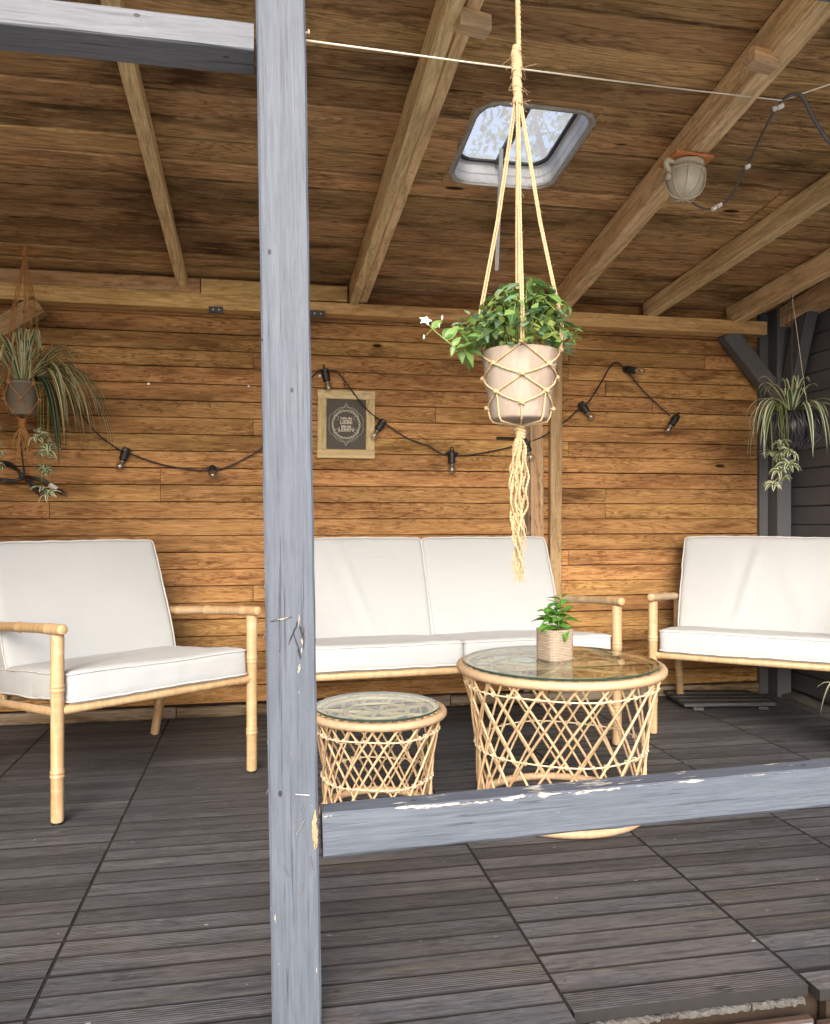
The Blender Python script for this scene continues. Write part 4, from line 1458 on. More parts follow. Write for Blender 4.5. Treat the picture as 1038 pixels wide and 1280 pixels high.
# tassel: long wavy unlaid strands
bm = bmesh.new()
for k in range(15):
    L = rnd.uniform(.16, .275) if k > 3 else .28
    a = rnd.random() * 6.28; rr_ = rnd.uniform(.003, .017)
    ph = rnd.random() * 6.28
    pts = []
    for i in range(33):
        t = i / 32
        ww = rr_ * (.35 + .9 * math.sin(math.pi * min(1, t * 1.1)))
        pts.append(Vector((math.cos(a) * ww + math.sin(t * 21 + ph) * .0065 * t ** .4, math.sin(a) * ww + math.cos(t * 18 + ph) * .006, -.028 - L * t)))
    rope(bm, pts, .0024, pitch=.016, strands=2, fuzz=14, rnd=rnd)
    e = pts[-1]
    for q in range(7):
        d = Vector((rnd.uniform(-.5, .5), rnd.uniform(-.5, .5), -1)).normalized() * rnd.uniform(.008, .03)
        tube(bm, [e + Vector((0, 0, .006)), e + d * .5, e + d + Vector((rnd.uniform(-.004, .004), 0, 0))], .0005, 3, cap=False)
obj('tassel', bm, M['jute'], hanger, smooth=True)
# stem rope above: knots, wrapped plait up to the roof
bm = bmesh.new()
topz = zc(HP.y) - pz_b - .0
for k in range(3):
    o_ = Vector((math.cos(k * 2.1) * .0022, math.sin(k * 2.1) * .0022, 0))
    rope(bm, [top_knot + o_ + Vector((0, 0, -.02)), top_knot + o_ + Vector((0.002, 0, .05)), Vector((-.010, 0, topz)) + o_], .0034, pitch=.03, fuzz=30, rnd=rnd)
obj('cord', bm, M['jute'], hanger, smooth=True)
bm = bmesh.new()
z_ = -.01
while z_ < .10:
    knot(bm, top_knot + Vector((rnd.uniform(-.003, .001) - z_ * .03, 0, z_)), rnd.uniform(.0055, .0085), .0036)
    z_ += .0105
for k in range(26):
    p = top_knot + Vector((0, 0, rnd.uniform(-.02, .1)))
    d = Vector((rnd.uniform(-1, 1), rnd.uniform(-.6, .6), rnd.uniform(-.7, .3))).normalized()
    tube(bm, [p + d * .006, p + d * .015, p + d * rnd.uniform(.02, .04) + Vector((0, 0, rnd.uniform(-.012, .004)))], .0004, 3, cap=False)
obj('top_knot', bm, M['jute'], hanger, smooth=True)
bm = bmesh.new()
tube(bm, bez([(-.010, 0, topz + .0), (-.010, 0, topz - .014), (-.003, 0, topz - .024), (-.010, 0, topz - .034), (-.017, 0, topz - .026)], 5), .002, 6)
obj('screw_hook', bm, M['steel'], hanger, smooth=True)

plant = tag(empty('potted_bellflower', (HP.x, HP.y, pz_b)), 'whitewashed clay pot with bushy green bellflower hanging in the pale macrame net', 'potted plant')
H_ = pz_t - pz_b
bm = bmesh.new()
lathe(bm, [(pr_b - .006, 0), (pr_b - .001, 0.001), (pr_b + .001, .005), (pr_t - .002, H_ - .02), (pr_t + .0005, H_ - .003), (pr_t - .001, H_), (pr_t - .006, H_), (pr_t - .009, H_ - .003), (pr_t - .011, H_ - .02)], 48, closed_top=False)
obj('pot', bm, M['pot'], plant, smooth=True)
bm = bmesh.new()
lathe(bm, [(0.001, H_ - .022), (.04, H_ - .019), (pr_t - .0105, H_ - .0205)], 24, closed_bottom=True, closed_top=False)
obj('soil', bm, M['soil'], plant)
LM = [leaf_mesh('leaf', .050, .030, M['leaf'], .5, .25), leaf_mesh('leaf', .042, .025, M['leaf'], .9, .3), leaf_mesh('leaf', .056, .029, M['leaf'], .3, .35), leaf_mesh('leaf', .036, .024, M['leaf'], .2, .1), leaf_mesh('leaf', .050, .028, M['leafb'], .4, .2), leaf_mesh('leaf', .040, .024, M['leafb'], .6, .3), leaf_mesh('leaf', .040, .021, M['leafy'], .5, .3)]
nl = 0
def stem(root, pts, r, mat='stemgreen'):
    bm = bmesh.new()
    tube(bm, pts, r, 5, radii=[r * (1 - .55 * i / (len(pts) - 1)) for i in range(len(pts))])
    return obj('stem', bm, M[mat], root, smooth=True)
for k in range(44):
    a = rnd.random() * 6.28 if k % 3 != 1 else math.pi + rnd.uniform(-.9, .9)
    if k % 5 == 0: a = rnd.uniform(-.8, .5)
    out = (rnd.uniform(.02, .125) if k % 3 else rnd.uniform(.08, .13)) * (1.12 if math.cos(a) < 0 else .9)
    hz = rnd.uniform(.05, .135) * (1.15 - out * 3.0)
    b0 = Vector((math.cos(a) * .018, math.sin(a) * .018, H_ - .02))
    b1 = Vector((math.cos(a) * out * .45, math.sin(a) * out * .45, H_ + hz * .9 + .012))
    b2 = Vector((math.cos(a) * out, math.sin(a) * out * .9, H_ + hz + rnd.uniform(-.02, .015) - (out > .09) * (.045 if math.cos(a) < -.2 else .025)))
    pts = bez([b0, b1, b2], 6)
    stem(plant, pts, .0017)
    m = rnd.randint(6, 7)
    for j in range(m):
        t = .30 + .70 * (j + 1) / m
        i = min(len(pts) - 2, int(t * (len(pts) - 1)))
        p = pts[i]
        T = (pts[i + 1] - pts[i]).normalized()
        aa = a + j * 2.4 + rnd.uniform(-.5, .5)
        d = (Vector((math.cos(aa), math.sin(aa), rnd.uniform(-.35, .55))) + T * .5)
        nrm = Vector((rnd.uniform(-.5, .5), rnd.uniform(-.5, .5) - .35, 1))
        if nl < 288:
            o = link('leaf', rnd.choice(LM), plant, p, rot_to(d, nrm))
            sc_ = rnd.uniform(.55, 1.0); o.scale = (sc_, sc_, sc_)
            nl += 1
# the finer foliage that fills the mound, too dense to count
bm = bmesh.new(); uvl = bm.loops.layers.uv.new('UVMap')
for k in range(420):
    while True:
        p = Vector((rnd.uniform(-1, 1), rnd.uniform(-1, 1), rnd.uniform(-.35, 1)))
        if .35 < p.length < 1: break
    c = Vector((-.010 + p.x * .132, p.y * .10, H_ + .026 + p.z * .066))
    d = Vector((p.x + rnd.uniform(-.7, .7), p.y + rnd.uniform(-.7, .7), rnd.uniform(-.4, .6))).normalized()
    n_ = Vector((rnd.uniform(-.5, .5), rnd.uniform(-.5, .5) - .3, 1)); n_ = (n_ - d * n_.dot(d)).normalized(); s_ = d.cross(n_)
    L = rnd.uniform(.016, .030); W_ = L * .28
    P_ = [c, c + d * L * .3 + s_ * W_ + n_ * .001, c + d * L * .3, c + d * L * .3 - s_ * W_ + n_ * .001, c + d * L * .65 + s_ * W_ * .85 - n_ * L * .05, c + d * L * .65 - n_ * L * .07, c + d * L * .65 - s_ * W_ * .85 - n_ * L * .05, c + d * L - n_ * L * .2]
    V_ = [bm.verts.new(q) for q in P_]
    for f_, m_ in (((0, 1, 2), 0), ((0, 2, 3), 0), ((1, 4, 5, 2), 0), ((2, 5, 6, 3), 0), ((4, 7, 5), 0), ((5, 7, 6), 0)):
        f = bm.faces.new([V_[i] for i in f_]); f.material_index = k % 3
        for lo in f.loops: lo[uvl].uv = (.25, .5)
tag(obj('small_foliage', bm, [M['leaf'], M['leafb'], M['leafy']], plant, smooth=True), kind='stuff')
# the long shoot to the left with a white star flower and buds
def loc_at(px, py, Y): return at(px, py, Y) - Vector((HP.x, HP.y, pz_b))
sh = bez([Vector((-.02, -.02, H_ - .02)), loc_at(600, 425, 1.56), loc_at(578, 438, 1.54), loc_at(561, 428, 1.53), loc_at(543, 413, 1.53), loc_at(532, 401, 1.53)], 6)
stem(plant, sh, .0021)
for i_, (px, py) in enumerate(((572, 424), (585, 412), (566, 414), (556, 421), (578, 446), (592, 446), (566, 436), (600, 440), (548, 402), (571, 402))):
    p = loc_at(px, py, 1.53)
    q = min(sh, key=lambda s_: (s_ - p).length)
    d = p - q
    o = link('leaf', LM[i_ % 4], plant, q, rot_to(d if d.length > .004 else Vector((1, 0, .2)), (0, -.8, .6)))
    sc_ = max(.4, min(1.1, d.length / .03)) ; o.scale = (sc_, sc_, sc_)
fl = empty('flower', sh[-1], (R(55), 0, 0), plant)
pm_ = leaf_mesh('petal', .013, .0095, M['white'], .4, .2)
for k in range(5):
    a = 2 * math.pi * k / 5
    link('petal', pm_, fl, (0, 0, 0), rot_to((math.cos(a), math.sin(a), .35), (0, 0, 1)))
for (px, py) in ((530, 422), (549, 408), (553, 398)):
    bm = bmesh.new()
    c = loc_at(px, py, 1.53)
    q = min(sh, key=lambda s_: (s_ - c).length)
    stem(plant, [q, q.lerp(c, .6), c], .0008)
    lathe_ = [(0.0008, -.003), (.0017, -.001), (.0019, .002), (.0006, .006)]
    vv = []
    b2_ = bmesh.new(); lathe(b2_, lathe_, 8)
    bmesh.ops.translate(b2_, verts=b2_.verts, vec=c)
    t_ = bpy.data.meshes.new('t'); b2_.to_mesh(t_); b2_.free(); bm.from_mesh(t_); bpy.data.meshes.remove(t_)
    obj('bud', bm, M['white'], plant, smooth=True)

# ------------------------------------------------------------------ small plant in a woven pot on the large table
tp = wpt(693.5, 2.585)
pl2 = tag(empty('potted_plant', (tp.x, tp.y, .4705), (0, 0, .35)), 'small glossy green plant in a square beige woven pot on the large glass table', 'potted plant')
def rsq(h, r, n=4):
    return [(x, y) for x, y in rrect(0, 0, h, h, r, n)]
def sq_loft(bm, spec):
    rings = []
    for (h, r, z) in spec: rings.append([bm.verts.new((x, y, z)) for x, y in rsq(h, r)])
    for a, b in zip(rings, rings[1:]):
        m = len(a)
        for k in range(m): bm.faces.new((a[k], a[(k + 1) % m], b[(k + 1) % m], b[k]))
    return rings
bm = bmesh.new()
rg = sq_loft(bm, [(.0465, .024, 0), (.0485, .026, .004), (.0488, .026, .092), (.0492, .026, .0985), (.0470, .025, .0995), (.0455, .024, .097), (.0455, .024, .080)])
bm.faces.new(rg[0][::-1])
obj('woven_pot', bm, M['woven'], pl2, smooth=False)
bm = bmesh.new(); rg = sq_loft(bm, [(.0454, .024, .082)]); bm.faces.new(rg[0])
obj('soil', bm, M['soil'], pl2)
SM = [leaf_mesh('leaf', .058, .036, M['leaf2'], .7, .25), leaf_mesh('leaf', .050, .031, M['leaf2'], .4, .3)]
for (sx, sy, hh, lean) in ((0, 0, .095, .01), (.012, .008, .115, .028), (-.014, .0, .070, -.02), (.005, -.014, .065, .0), (.018, -.01, .075, .02), (-.01, .012, .085, -.01)):
    pts = bez([(sx, sy, .08), (sx + lean * .4, sy, .08 + hh * .5), (sx + lean, sy, .08 + hh)], 5)
    stem(pl2, pts, .0022)
    m = int(hh / .0088)
    for j in range(m):
        t = .18 + .82 * j / (m - 1)
        i = min(len(pts) - 1, int(t * (len(pts) - 1)))
        aa = j * 2.4 + sx * 100
        d = Vector((math.cos(aa), math.sin(aa), .1 + .9 * t ** 2))
        o = link('leaf', rnd.choice(SM), pl2, pts[i], rot_to(d, (rnd.uniform(-.2, .2), -.25, 1)))
        k = (.75 + .5 * (1 - t)) * rnd.uniform(.8, 1.1); o.scale = (k, k, k)

# ------------------------------------------------------------------ spider plants
def arc_leaf(a, r_out, rise, drop, n=12, r0=.012):
    pts = []
    for i in range(n + 1):
        t = i / n
        r = r0 + (r_out - r0) * (1 - (1 - t) ** 1.5)
        z = rise * math.sin(math.pi * min(1, t * 1.15) * .62) / math.sin(math.pi * .5) - drop * max(0, t - .32) ** 1.6 / (.68 ** 1.6)
        pts.append(Vector((math.cos(a) * r, math.sin(a) * r, z)))
    return pts
def spider_leaves(root, z0, specs, mats, rnd_, sx=1.0, name='leaf', k=1.35):
    specs = [(a, b, c, d, w_ * k) for a, b, c, d, w_ in specs]
    for (a, ro, ri, dr, w_) in specs:
        pts = [Vector((p.x * sx, p.y, p.z + z0)) for p in arc_leaf(a, ro, ri, dr)]
        tw = rnd_.uniform(-.02, .02)
        for i, p in enumerate(pts): p.x += tw * (i / 12) ** 2
        link(name, ribbon_mesh(name, pts, w_, rnd_.choice(mats)), root)
def spiderette(root, c, rnd_, size=.05, n=9):
    sp = empty('plantlet', c, (rnd_.uniform(-.6, .9), rnd_.uniform(-.6, .6), rnd_.uniform(0, 6)), root)
    for k in range(n):
        a = 2 * math.pi * k / n + rnd_.uniform(-.3, .3)
        l = size * rnd_.uniform(.6, 1.1)
        pts = [Vector((math.cos(a) * l * t, math.sin(a) * l * t, .25 * l * math.sin(math.pi * t) - l * .18 * t * t + (k % 3) * .004)) for t in [q / 5 for q in range(6)]]
        link('leaf', ribbon_mesh('leaf', pts, .0145, M['spider']), sp)

# left: brown macrame, grey pot
LP_ = wpt(28, 3.28)
lz = CAM_Z + (650 - 520) / 1000 * 3.28          # base of the pot
hl = tag(empty('macrame_hanger', (LP_.x, LP_.y, lz)), 'brown macrame hanger tied up high in the left corner, holding the grey pot', 'plant hanger')
rnd = random.Random(4)
bm = bmesh.new(); kb = bmesh.new()
tk = Vector((.012, 0, .665))
for q in range(5):
    a = .5 + q * 2 * math.pi / 5
    e = Vector((math.cos(a) * .078, math.sin(a) * .078, .125))
    m1 = tk.lerp(e, .42) * 1.0 + Vector((math.cos(a) * .012, math.sin(a) * .012, 0))
    for s_ in (-.0028, .0028):
        rope(bm, [tk + Vector((s_, 0, 0)), m1 + Vector((s_, s_, 0)), e + Vector((s_, 0, 0))], .0021, pitch=.02, strands=2, fuzz=5, rnd=rnd)
    for c_, r1_ in ((m1, .007), (e, .006)):
        b1 = bmesh.new(); knot(b1, c_, r1_, .0026); obj('knot', b1, M['jute_brown'], hl, smooth=True)
    e2a = a + math.pi / 5
    e2 = Vector((math.cos(e2a) * .070, math.sin(e2a) * .070, .065))
    rope(bm, [e, e2], .0024, strands=2, rnd=rnd)
    a3 = a + 2 * math.pi / 5
    rope(bm, [e2, Vector((math.cos(a3) * .078, math.sin(a3) * .078, .125))], .0024, strands=2, rnd=rnd)
    b1 = bmesh.new(); knot(b1, e2, .006, .0025); obj('knot', b1, M['jute_brown'], hl, smooth=True)
    e3 = Vector((math.cos(a) * .052, math.sin(a) * .052, .008))
    rope(bm, [e2, e3, Vector((0, 0, -.02))], .0024, strands=2, rnd=rnd)
    rope(bm, [Vector((math.cos(e2a - 2 * math.pi / 5) * .070, math.sin(e2a - 2 * math.pi / 5) * .070, .065)), e3], .0024, strands=2, rnd=rnd)
obj('cord_net', bm, M['jute_brown'], hl, smooth=True)
for k in range(4): knot(kb, tk + Vector((-.004 + .002 * k, 0, -.004 + .009 * k)), .010, .0035)
b1 = bmesh.new()
for k in range(3): knot(b1, Vector((0, 0, -.02 - .009 * k)), .011, .0035)
obj('gathering_knot', b1, M['jute_brown'], hl, smooth=True)
for k in range(10):
    pts = [tk + Vector((0, 0, .01)), tk + Vector((.02 + .001 * k, 0, .004 + rnd.uniform(-.006, .01))), tk + Vector((rnd.uniform(.035, .07), 0, rnd.uniform(-.01, .02)))]
    tube(kb, pts, .001, 4)
obj('top_knot', kb, M['jute_brown'], hl, smooth=True)
bm = bmesh.new()
for k in range(22):
    a = rnd.random() * 6.28; L = rnd.uniform(.09, .17); ph = rnd.random() * 6
    pts = [Vector((math.cos(a) * (.004 + .032 * math.sin(t * 1.9)) + math.sin(t * 9 + ph) * .004, math.sin(a) * (.004 + .02 * t), -.04 - L * t)) for t in [i / 8 for i in range(9)]]
    tube(bm, pts, .0016, 4)
obj('tassel', bm, M['jute_brown'], hl, smooth=True)
# cord from the knot to the roof
bm = bmesh.new(); rope(bm, [tk, Vector((.012, .0, zc(LP_.y) - lz - .002))], .003, rnd=rnd)
obj('cord', bm, M['jute_brown'], hl, smooth=True)

sp1 = tag(empty('spider_plant', (LP_.x, LP_.y, lz)), 'variegated spider plant spilling from a grey pot against the brown plank wall', 'potted plant')
bm = bmesh.new()
lathe(bm, [(.046, .002), (.05, .006), (.066, .125), (.069, .126), (.069, .138), (.062, .138), (.061, .12)], 28, closed_top=False)
obj('pot', bm, M['greypot'], sp1, smooth=True)
bm = bmesh.new(); lathe(bm, [(.001, .124), (.0615, .122)], 20, closed_top=False)
obj('soil', bm, M['soil'], sp1)
specs = []
r_ = random.Random(8)
for k in range(58):     # arching crown
    a = r_.uniform(0, 6.28)
    specs.append((a, r_.uniform(.10, .27), r_.uniform(.10, .24), r_.uniform(.0, .14), r_.uniform(.009, .013)))
for k in range(46):     # heavy fall to the right
    a = r_.uniform(-.75, .35)
    specs.append((a, r_.uniform(.16, .33), r_.uniform(.05, .14), r_.uniform(.12, .34), r_.uniform(.010, .014)))
spider_leaves(sp1, .125, specs, [M['spider_straw'], M['spider_straw'], M['spider']], r_, k=1.25)
specs = [(r_.uniform(-.75, -.1), r_.uniform(.12, .19), r_.uniform(.03, .06), r_.uniform(.30, .42), .016) for k in range(6)]
spider_leaves(sp1, .12, specs, [M['spider_dark']], r_)
specs = [(r_.uniform(-.1, .2), r_.uniform(.30, .35), .08, .33, .012) for k in range(3)]
spider_leaves(sp1, .13, specs, [M['spider']], r_)
for (dx, dz, k) in ((.115, -.15, 2), (.10, -.23, 3), (.08, -.10, 2), (-.09, -.06, 2), (-.08, -.17, 2), (-.075, -.215, 1), (.09, -.31, 1), (.12, -.33, 2)):
    pts = bez([Vector((dx * .4, -.03, .14)), Vector((dx * .95, -.07, .10)), Vector((dx, -.075, dz * .5)), Vector((dx + .004, -.07, dz))], 5)
    stem(sp1, pts, .0014, 'stemgreen')
    spiderette(sp1, pts[-1], r_, .048)
    if k > 1: spiderette(sp1, pts[-4], r_, .034, 6)

# right: black wicker ball hanging on thin wires
RP_ = wpt(990, 3.72)
rz_ = CAM_Z + (650 - 535) / 1000 * 3.72         # centre of the ball
ball = tag(empty('hanging_basket', (RP_.x, RP_.y, rz_)), 'round black wicker ball planter hanging on thin wires by the charcoal wall', 'planter')
br_ = .130
bm = bmesh.new()
lathe(bm, [(.03, -.105), (.08, -.088), (.115, -.045), (.126, 0), (.115, .045), (.092, .072), (.085, .074), (.09, .05)], 28, closed_top=False)
obj('liner', bm, M['black'], ball, smooth=True)
r_ = random.Random(15)
for k in range(84):
    # each wicker strand is a tilted arc round the ball, all but its mouth
    a0 = r_.uniform(0, 6.28); lean = r_.uniform(-.55, .55)
    pts = []
    for i in range(13):
        t = i / 12
        ph = -1.15 + t * 1.80
        a = a0 + lean * (ph + .2) + .05 * math.sin(ph * 5 + k)
        rr2 = br_ + .004 * math.sin(k * 3.1 + ph * 3)
        pts.append(Vector((math.cos(a) * math.cos(ph) * rr2, math.sin(a) * math.cos(ph) * rr2, math.sin(ph) * rr2 * .86)))
    bm = bmesh.new(); tube(bm, pts, .0042, 5)
    obj('wicker_strand', bm, M['blackplastic'], ball, smooth=True)
hk = at(990, 371, RP_.y + .05) - Vector((RP_.x, RP_.y, rz_))
hkz = zc(RP_.y) - .10 - rz_
for (a, b) in ((.2, 0), (2.3, 0), (4.1, 0)):
    e = Vector((math.cos(a) * .105, math.sin(a) * .105, .065))
    bm = bmesh.new(); tube(bm, [e, Vector((0.0, 0.0, hkz - .01))], .0014, 5)
    obj('wire', bm, M['line'] if a < 2 else M['bark'], ball)
bm = bmesh.new(); tube(bm, bez([(0, 0, hkz + .0), (0, 0, hkz - .012), (.008, 0, hkz - .02), (0, 0, hkz - .028)], 4), .0022, 6)
obj('hook', bm, M['steel'], ball)
sp2 = tag(empty('spider_plant', (RP_.x, RP_.y, rz_ + .06)), 'variegated spider plant with trailing plantlets growing out of the black ball planter', 'potted plant')
bm = bmesh.new(); lathe(bm, [(.001, .012), (.082, .008)], 20, closed_top=False)
obj('soil', bm, M['soil'], sp2)
specs = []
for k in range(13):
    specs.append((r_.uniform(0, 6.28), r_.uniform(.05, .16), r_.uniform(.10, .18), r_.uniform(0, .05), r_.uniform(.016, .020)))
for k in range(11):
    specs.append((math.pi + r_.uniform(-.5, .55), r_.uniform(.17, .25), r_.uniform(.05, .09), r_.uniform(.10, .30), r_.uniform(.016, .021)))
for k in range(3):
    specs.append((-math.pi / 2 + r_.uniform(-.1, .9), r_.uniform(.15, .18), r_.uniform(.05, .08), r_.uniform(.22, .36), r_.uniform(.016, .021)))
for k in range(5):
    specs.append((r_.uniform(-.4, .3), r_.uniform(.18, .24), r_.uniform(.05, .09), r_.uniform(.05, .12), r_.uniform(.016, .020)))
spider_leaves(sp2, .01, specs, [M['spider']], r_)
for (dx, dy, dz) in ((-.13, -.09, -.15), (-.115, -.09, -.20), (-.13, -.08, -.27), (-.155, -.06, -.20), (-.10, -.09, -.245), (-.095, -.09, -.19), (-.12, -.09, -.31), (-.165, -.08, -.335)):
    pts = bez([Vector((dx * .8, dy * .3, .02)), Vector((dx * 1.02, dy, .03)), Vector((dx, dy * 1.2, dz * .5)), Vector((dx, dy * 1.2, dz))], 5)
    stem(sp2, pts, .0014, 'stemgreen')
    spiderette(sp2, pts[-1], r_, .058, 10)

# third spider plant on the floor past the right chair; only leaf tips reach the picture
q3 = wpt(1102, 3.05)
sp3 = tag(empty('spider_plant', (q3.x, q3.y, 0)), 'floor spider plant whose striped leaf tips show beside the right armchair', 'potted plant')
bm = bmesh.new(); lathe(bm, [(.07, 0), (.075, .01), (.095, .17), (.1, .17), (.1, .185), (.09, .185), (.088, .16)], 28, closed_top=False)
obj('pot', bm, M['greypot'], sp3, smooth=True)
bm = bmesh.new(); lathe(bm, [(.001, .165), (.088, .162)], 20, closed_top=False)
obj('soil', bm, M['soil'], sp3)
spider_leaves(sp3, .165, [(r_.uniform(0, 6.28), r_.uniform(.1, .24), r_.uniform(.10, .2), r_.uniform(.02, .2), .014) for k in range(34)], [M['spider']], r_)

# ------------------------------------------------------------------ picture on the wall
pc0, pc1 = at(397, 487, WALL_Y - .012), at(468.5, 573.5, WALL_Y - .012)
pcx, pcz = (pc0.x + pc1.x) / 2, (pc0.z + pc1.z) / 2
pw, ph_ = (pc1.x - pc0.x), (pc0.z - pc1.z)
pic = tag(empty('framed_picture', (pcx, WALL_Y - .001, pcz), (0, R(.4), 0)), 'dark chalk-style print with LIEBE and LEBEN in a pale wooden frame', 'picture')
fw = .043
for (x0, x1, z0, z1) in ((-pw / 2, pw / 2, ph_ / 2 - fw, ph_ / 2), (-pw / 2, pw / 2, -ph_ / 2, -ph_ / 2 + fw)):
    beam_obj('frame_rail', (x0, -.011, (z0 + z1) / 2), (x1, -.011, (z0 + z1) / 2), .020, fw, M['frame'], pic, .003)
for xx in (-pw / 2 + fw / 2, pw / 2 - fw / 2):
    beam_obj('frame_stile', (xx, -.0105, -ph_ / 2 + fw + .0003), (xx, -.0105, ph_ / 2 - fw - .0003), fw, .020, M['frame'], pic, .003)
bm = bmesh.new(); box(bm, -pw / 2 + fw - .004, pw / 2 - fw + .004, -.009, -.004, -ph_ / 2 + fw - .004, ph_ / 2 - fw + .004)
pr = obj('print', bm, M['print'], pic)
iw, ih = pw - 2 * fw, ph_ - 2 * fw
def text(body, size, x, z, depth=.0004):
    cu = bpy.data.curves.new('lettering', 'FONT')
    cu.body = body; cu.size = size; cu.align_x = 'CENTER'; cu.align_y = 'CENTER'; cu.extrude = depth; cu.resolution_u = 2; cu.offset = .0007
    to = bpy.data.objects.new('tmp', cu); COL.objects.link(to)
    bpy.context.view_layer.update()
    me = bpy.data.meshes.new_from_object(to.evaluated_get(bpy.context.evaluated_depsgraph_get()))
    bpy.data.objects.remove(to)
    me.materials.clear(); me.materials.append(M['chalk'])
    return link('lettering', me, pr, (x, -.0096, z), (R(90), 0, 0))
text('Lebe die', .016, 0, ih * .125)
text('LIEBE', .026, 0, ih * .045)
text('liebe das', .014, 0, -ih * .035)
text('LEBEN', .026, 0, -ih * .105)
# chalk ornament: leafy wreath inside a pointed scroll outline
bm = bmesh.new()
def flat(pts, r=.0009, closed=False):
    tube(bm, [Vector((x, -.0095, z)) for x, z in pts], r, 4, closed=closed)
r_ = random.Random(2)
Rw = iw * .325
for k in range(26):
    a = 2 * math.pi * k / 26
    if k in (19, 20) and False: continue
    cx_, cz_ = math.cos(a) * Rw, math.sin(a) * Rw * 1.02 - ih * .0
    for sgn in (-1, 1):
        b_ = a + sgn * .9
        l = .016
        flat([(cx_, cz_), (cx_ + math.cos(b_) * l * .5 + math.cos(a) * .002, cz_ + math.sin(b_) * l * .6), (cx_ + math.cos(b_ + .5 * sgn) * l, cz_ + math.sin(b_ + .5 * sgn) * l)], .0016)
for rr3, am in ((Rw * 1.0, 0), (Rw * 1.28, .10)):
    flat([(math.cos(a) * rr3 * (1 + am * abs(math.sin(4 * a))), math.sin(a) * rr3 * (1 + am * abs(math.sin(4 * a)))) for a in [2 * math.pi * k / 72 for k in range(72)]], .0007, True)
for sg in (-1, 1):
    for sh_ in (-1, 1):
        flat([(0, sg * ih * .43), (sh_ * .008, sg * ih * .36), (sh_ * .028, sg * ih * .31), (sh_ * .052, sg * ih * .25), (sh_ * .060, sg * ih * .16), (sh_ * .053, sg * ih * .08)], .0008)
        flat([(0, sg * ih * .39), (sh_ * .014, sg * ih * .315), (sh_ * .034, sg * ih * .27), (sh_ * .046, sg * ih * .2)], .0007)
        flat([(sh_ * (.044 + .008 * math.cos(t)), sg * (ih * .13) + .010 * math.sin(t)) for t in [q * .7 for q in range(8)]], .0008)
obj('chalk_ornament', bm, M['chalk'], pr)

# ------------------------------------------------------------------ string light along the wall
SLY = WALL_Y - .022
path_px = [(84, 486), (95, 508), (120, 540), (146, 560), (160, 566), (200, 580), (240, 587), (262, 588), (278, 586), (305, 574), (332, 556), (355, 520), (375, 487), (392, 470), (400, 463), (415, 463), (425, 468),
           (445, 495), (462, 515), (474, 524), (484, 531), (510, 548), (535, 557), (552, 567), (565, 568), (585, 569), (620, 563), (650, 556), (660, 553), (680, 545), (705, 528), (722, 513), (734, 505), (750, 481), (762, 460), (770, 453), (780, 459), (789, 470), (805, 489), (825, 508), (838, 520)]
sline = tag(empty('string_light', at(400, 463, SLY)), 'black string light with small clear bulbs pinned in swags along the plank wall', 'string light')
SO = at(400, 463, SLY)
rs = random.Random(9)
pts = bez([at(x, y, SLY + rs.uniform(-.006, .006)) - SO for x, y in path_px], 4)
bm = bmesh.new(); tube(bm, pts, .0036, 6)
obj('cable', bm, M['black'], sline, smooth=True)
bulb_prof = [(.007, -.006), (.009, 0), (.0145, .008), (.0178, .018), (.0165, .029), (.010, .037), (.002, .040)]
def socket(px, py, ang, hook=False, out=0.0):
    c = at(px, py, SLY - .006) - SO
    e = empty('lamp_holder', c, (0, 0, 0), sline)      # local +Z points to the bulb
    e.scale = (1.25, 1.25, 1.25)
    e.rotation_euler = Vector((math.sin(ang), -out, -math.cos(ang))).to_track_quat('Z', 'Y').to_euler()
    bm = bmesh.new()
    lathe(bm, [(.008, -.020), (.0125, -.018), (.0145, -.012), (.0145, .0), (.0155, .001), (.0155, .008), (.0145, .010), (.0145, .026), (.0125, .029)], 16)
    tube(bm, [(-.024, 0, -.010), (.024, 0, -.010)], .0062, 8)
    if hook:
        tube(bm, [(.0075 * math.cos(a), 0, -.027 + .0075 * math.sin(a)) for a in [2 * math.pi * k / 12 for k in range(12)]], .0022, 6, closed=True)
    obj('socket', bm, M['black'], e, smooth=False)
    bm = bmesh.new(); lathe(bm, [(r, z + .034) for r, z in bulb_prof], 14)
    obj('bulb', bm, M['bulb'], e, smooth=True)
    bm = bmesh.new(); lathe(bm, [(.0085, .029), (.0085, .036), (.004, .040), (.0035, .052), (.006, .056), (.002, .060)], 10)
    obj('bulb_base', bm, M['steel'], e, smooth=True)
    return e
socket(157, 566, R(-20))
socket(266, 587, R(10), out=2.2)
socket(407, 467, R(12), True)
socket(477, 530, R(-32))
socket(565, 570, R(0), True)
socket(658, 556, R(20))
socket(729, 508, R(38))
socket(786, 462, R(70), out=1.2)
socket(844, 524, R(-35), True)

# ------------------------------------------------------------------ bundled black extension cable, hanging at the left
ecY = WALL_Y - .05
EC = at(35, 595, ecY)
ec = tag(empty('extension_cable', EC), 'bundled black cable with plug hanging below the left spider plant', 'cable')
def E(px, py, dy=0): return at(px, py, ecY + dy) - EC
bm = bmesh.new()
rs = random.Random(31)
for k in range(5):
    o_ = rs.uniform(-3, 3)
    pts = [E(30 + o_, 597), E(18, 584 + o_ * .6, .01), E(4, 580 + o_, .02), E(-14, 583 + o_ * .8, 0), E(-22, 590 + o_, -.01), E(-12, 598 + o_, -.01), E(5, 601 + o_ * .6, -.02), E(20, 601 + o_ * .5), E(32, 597 + o_ * .5)]
    pts += [E(42, 598 + o_ * .5, -.01), E(55, 602 + o_ * .7, -.01), E(64, 608 + o_ * .6), E(57, 612 + o_ * .5, .01), E(44, 608 + o_ * .5), E(34, 600)]
    tube(bm, bez(pts, 4), .0052, 6)
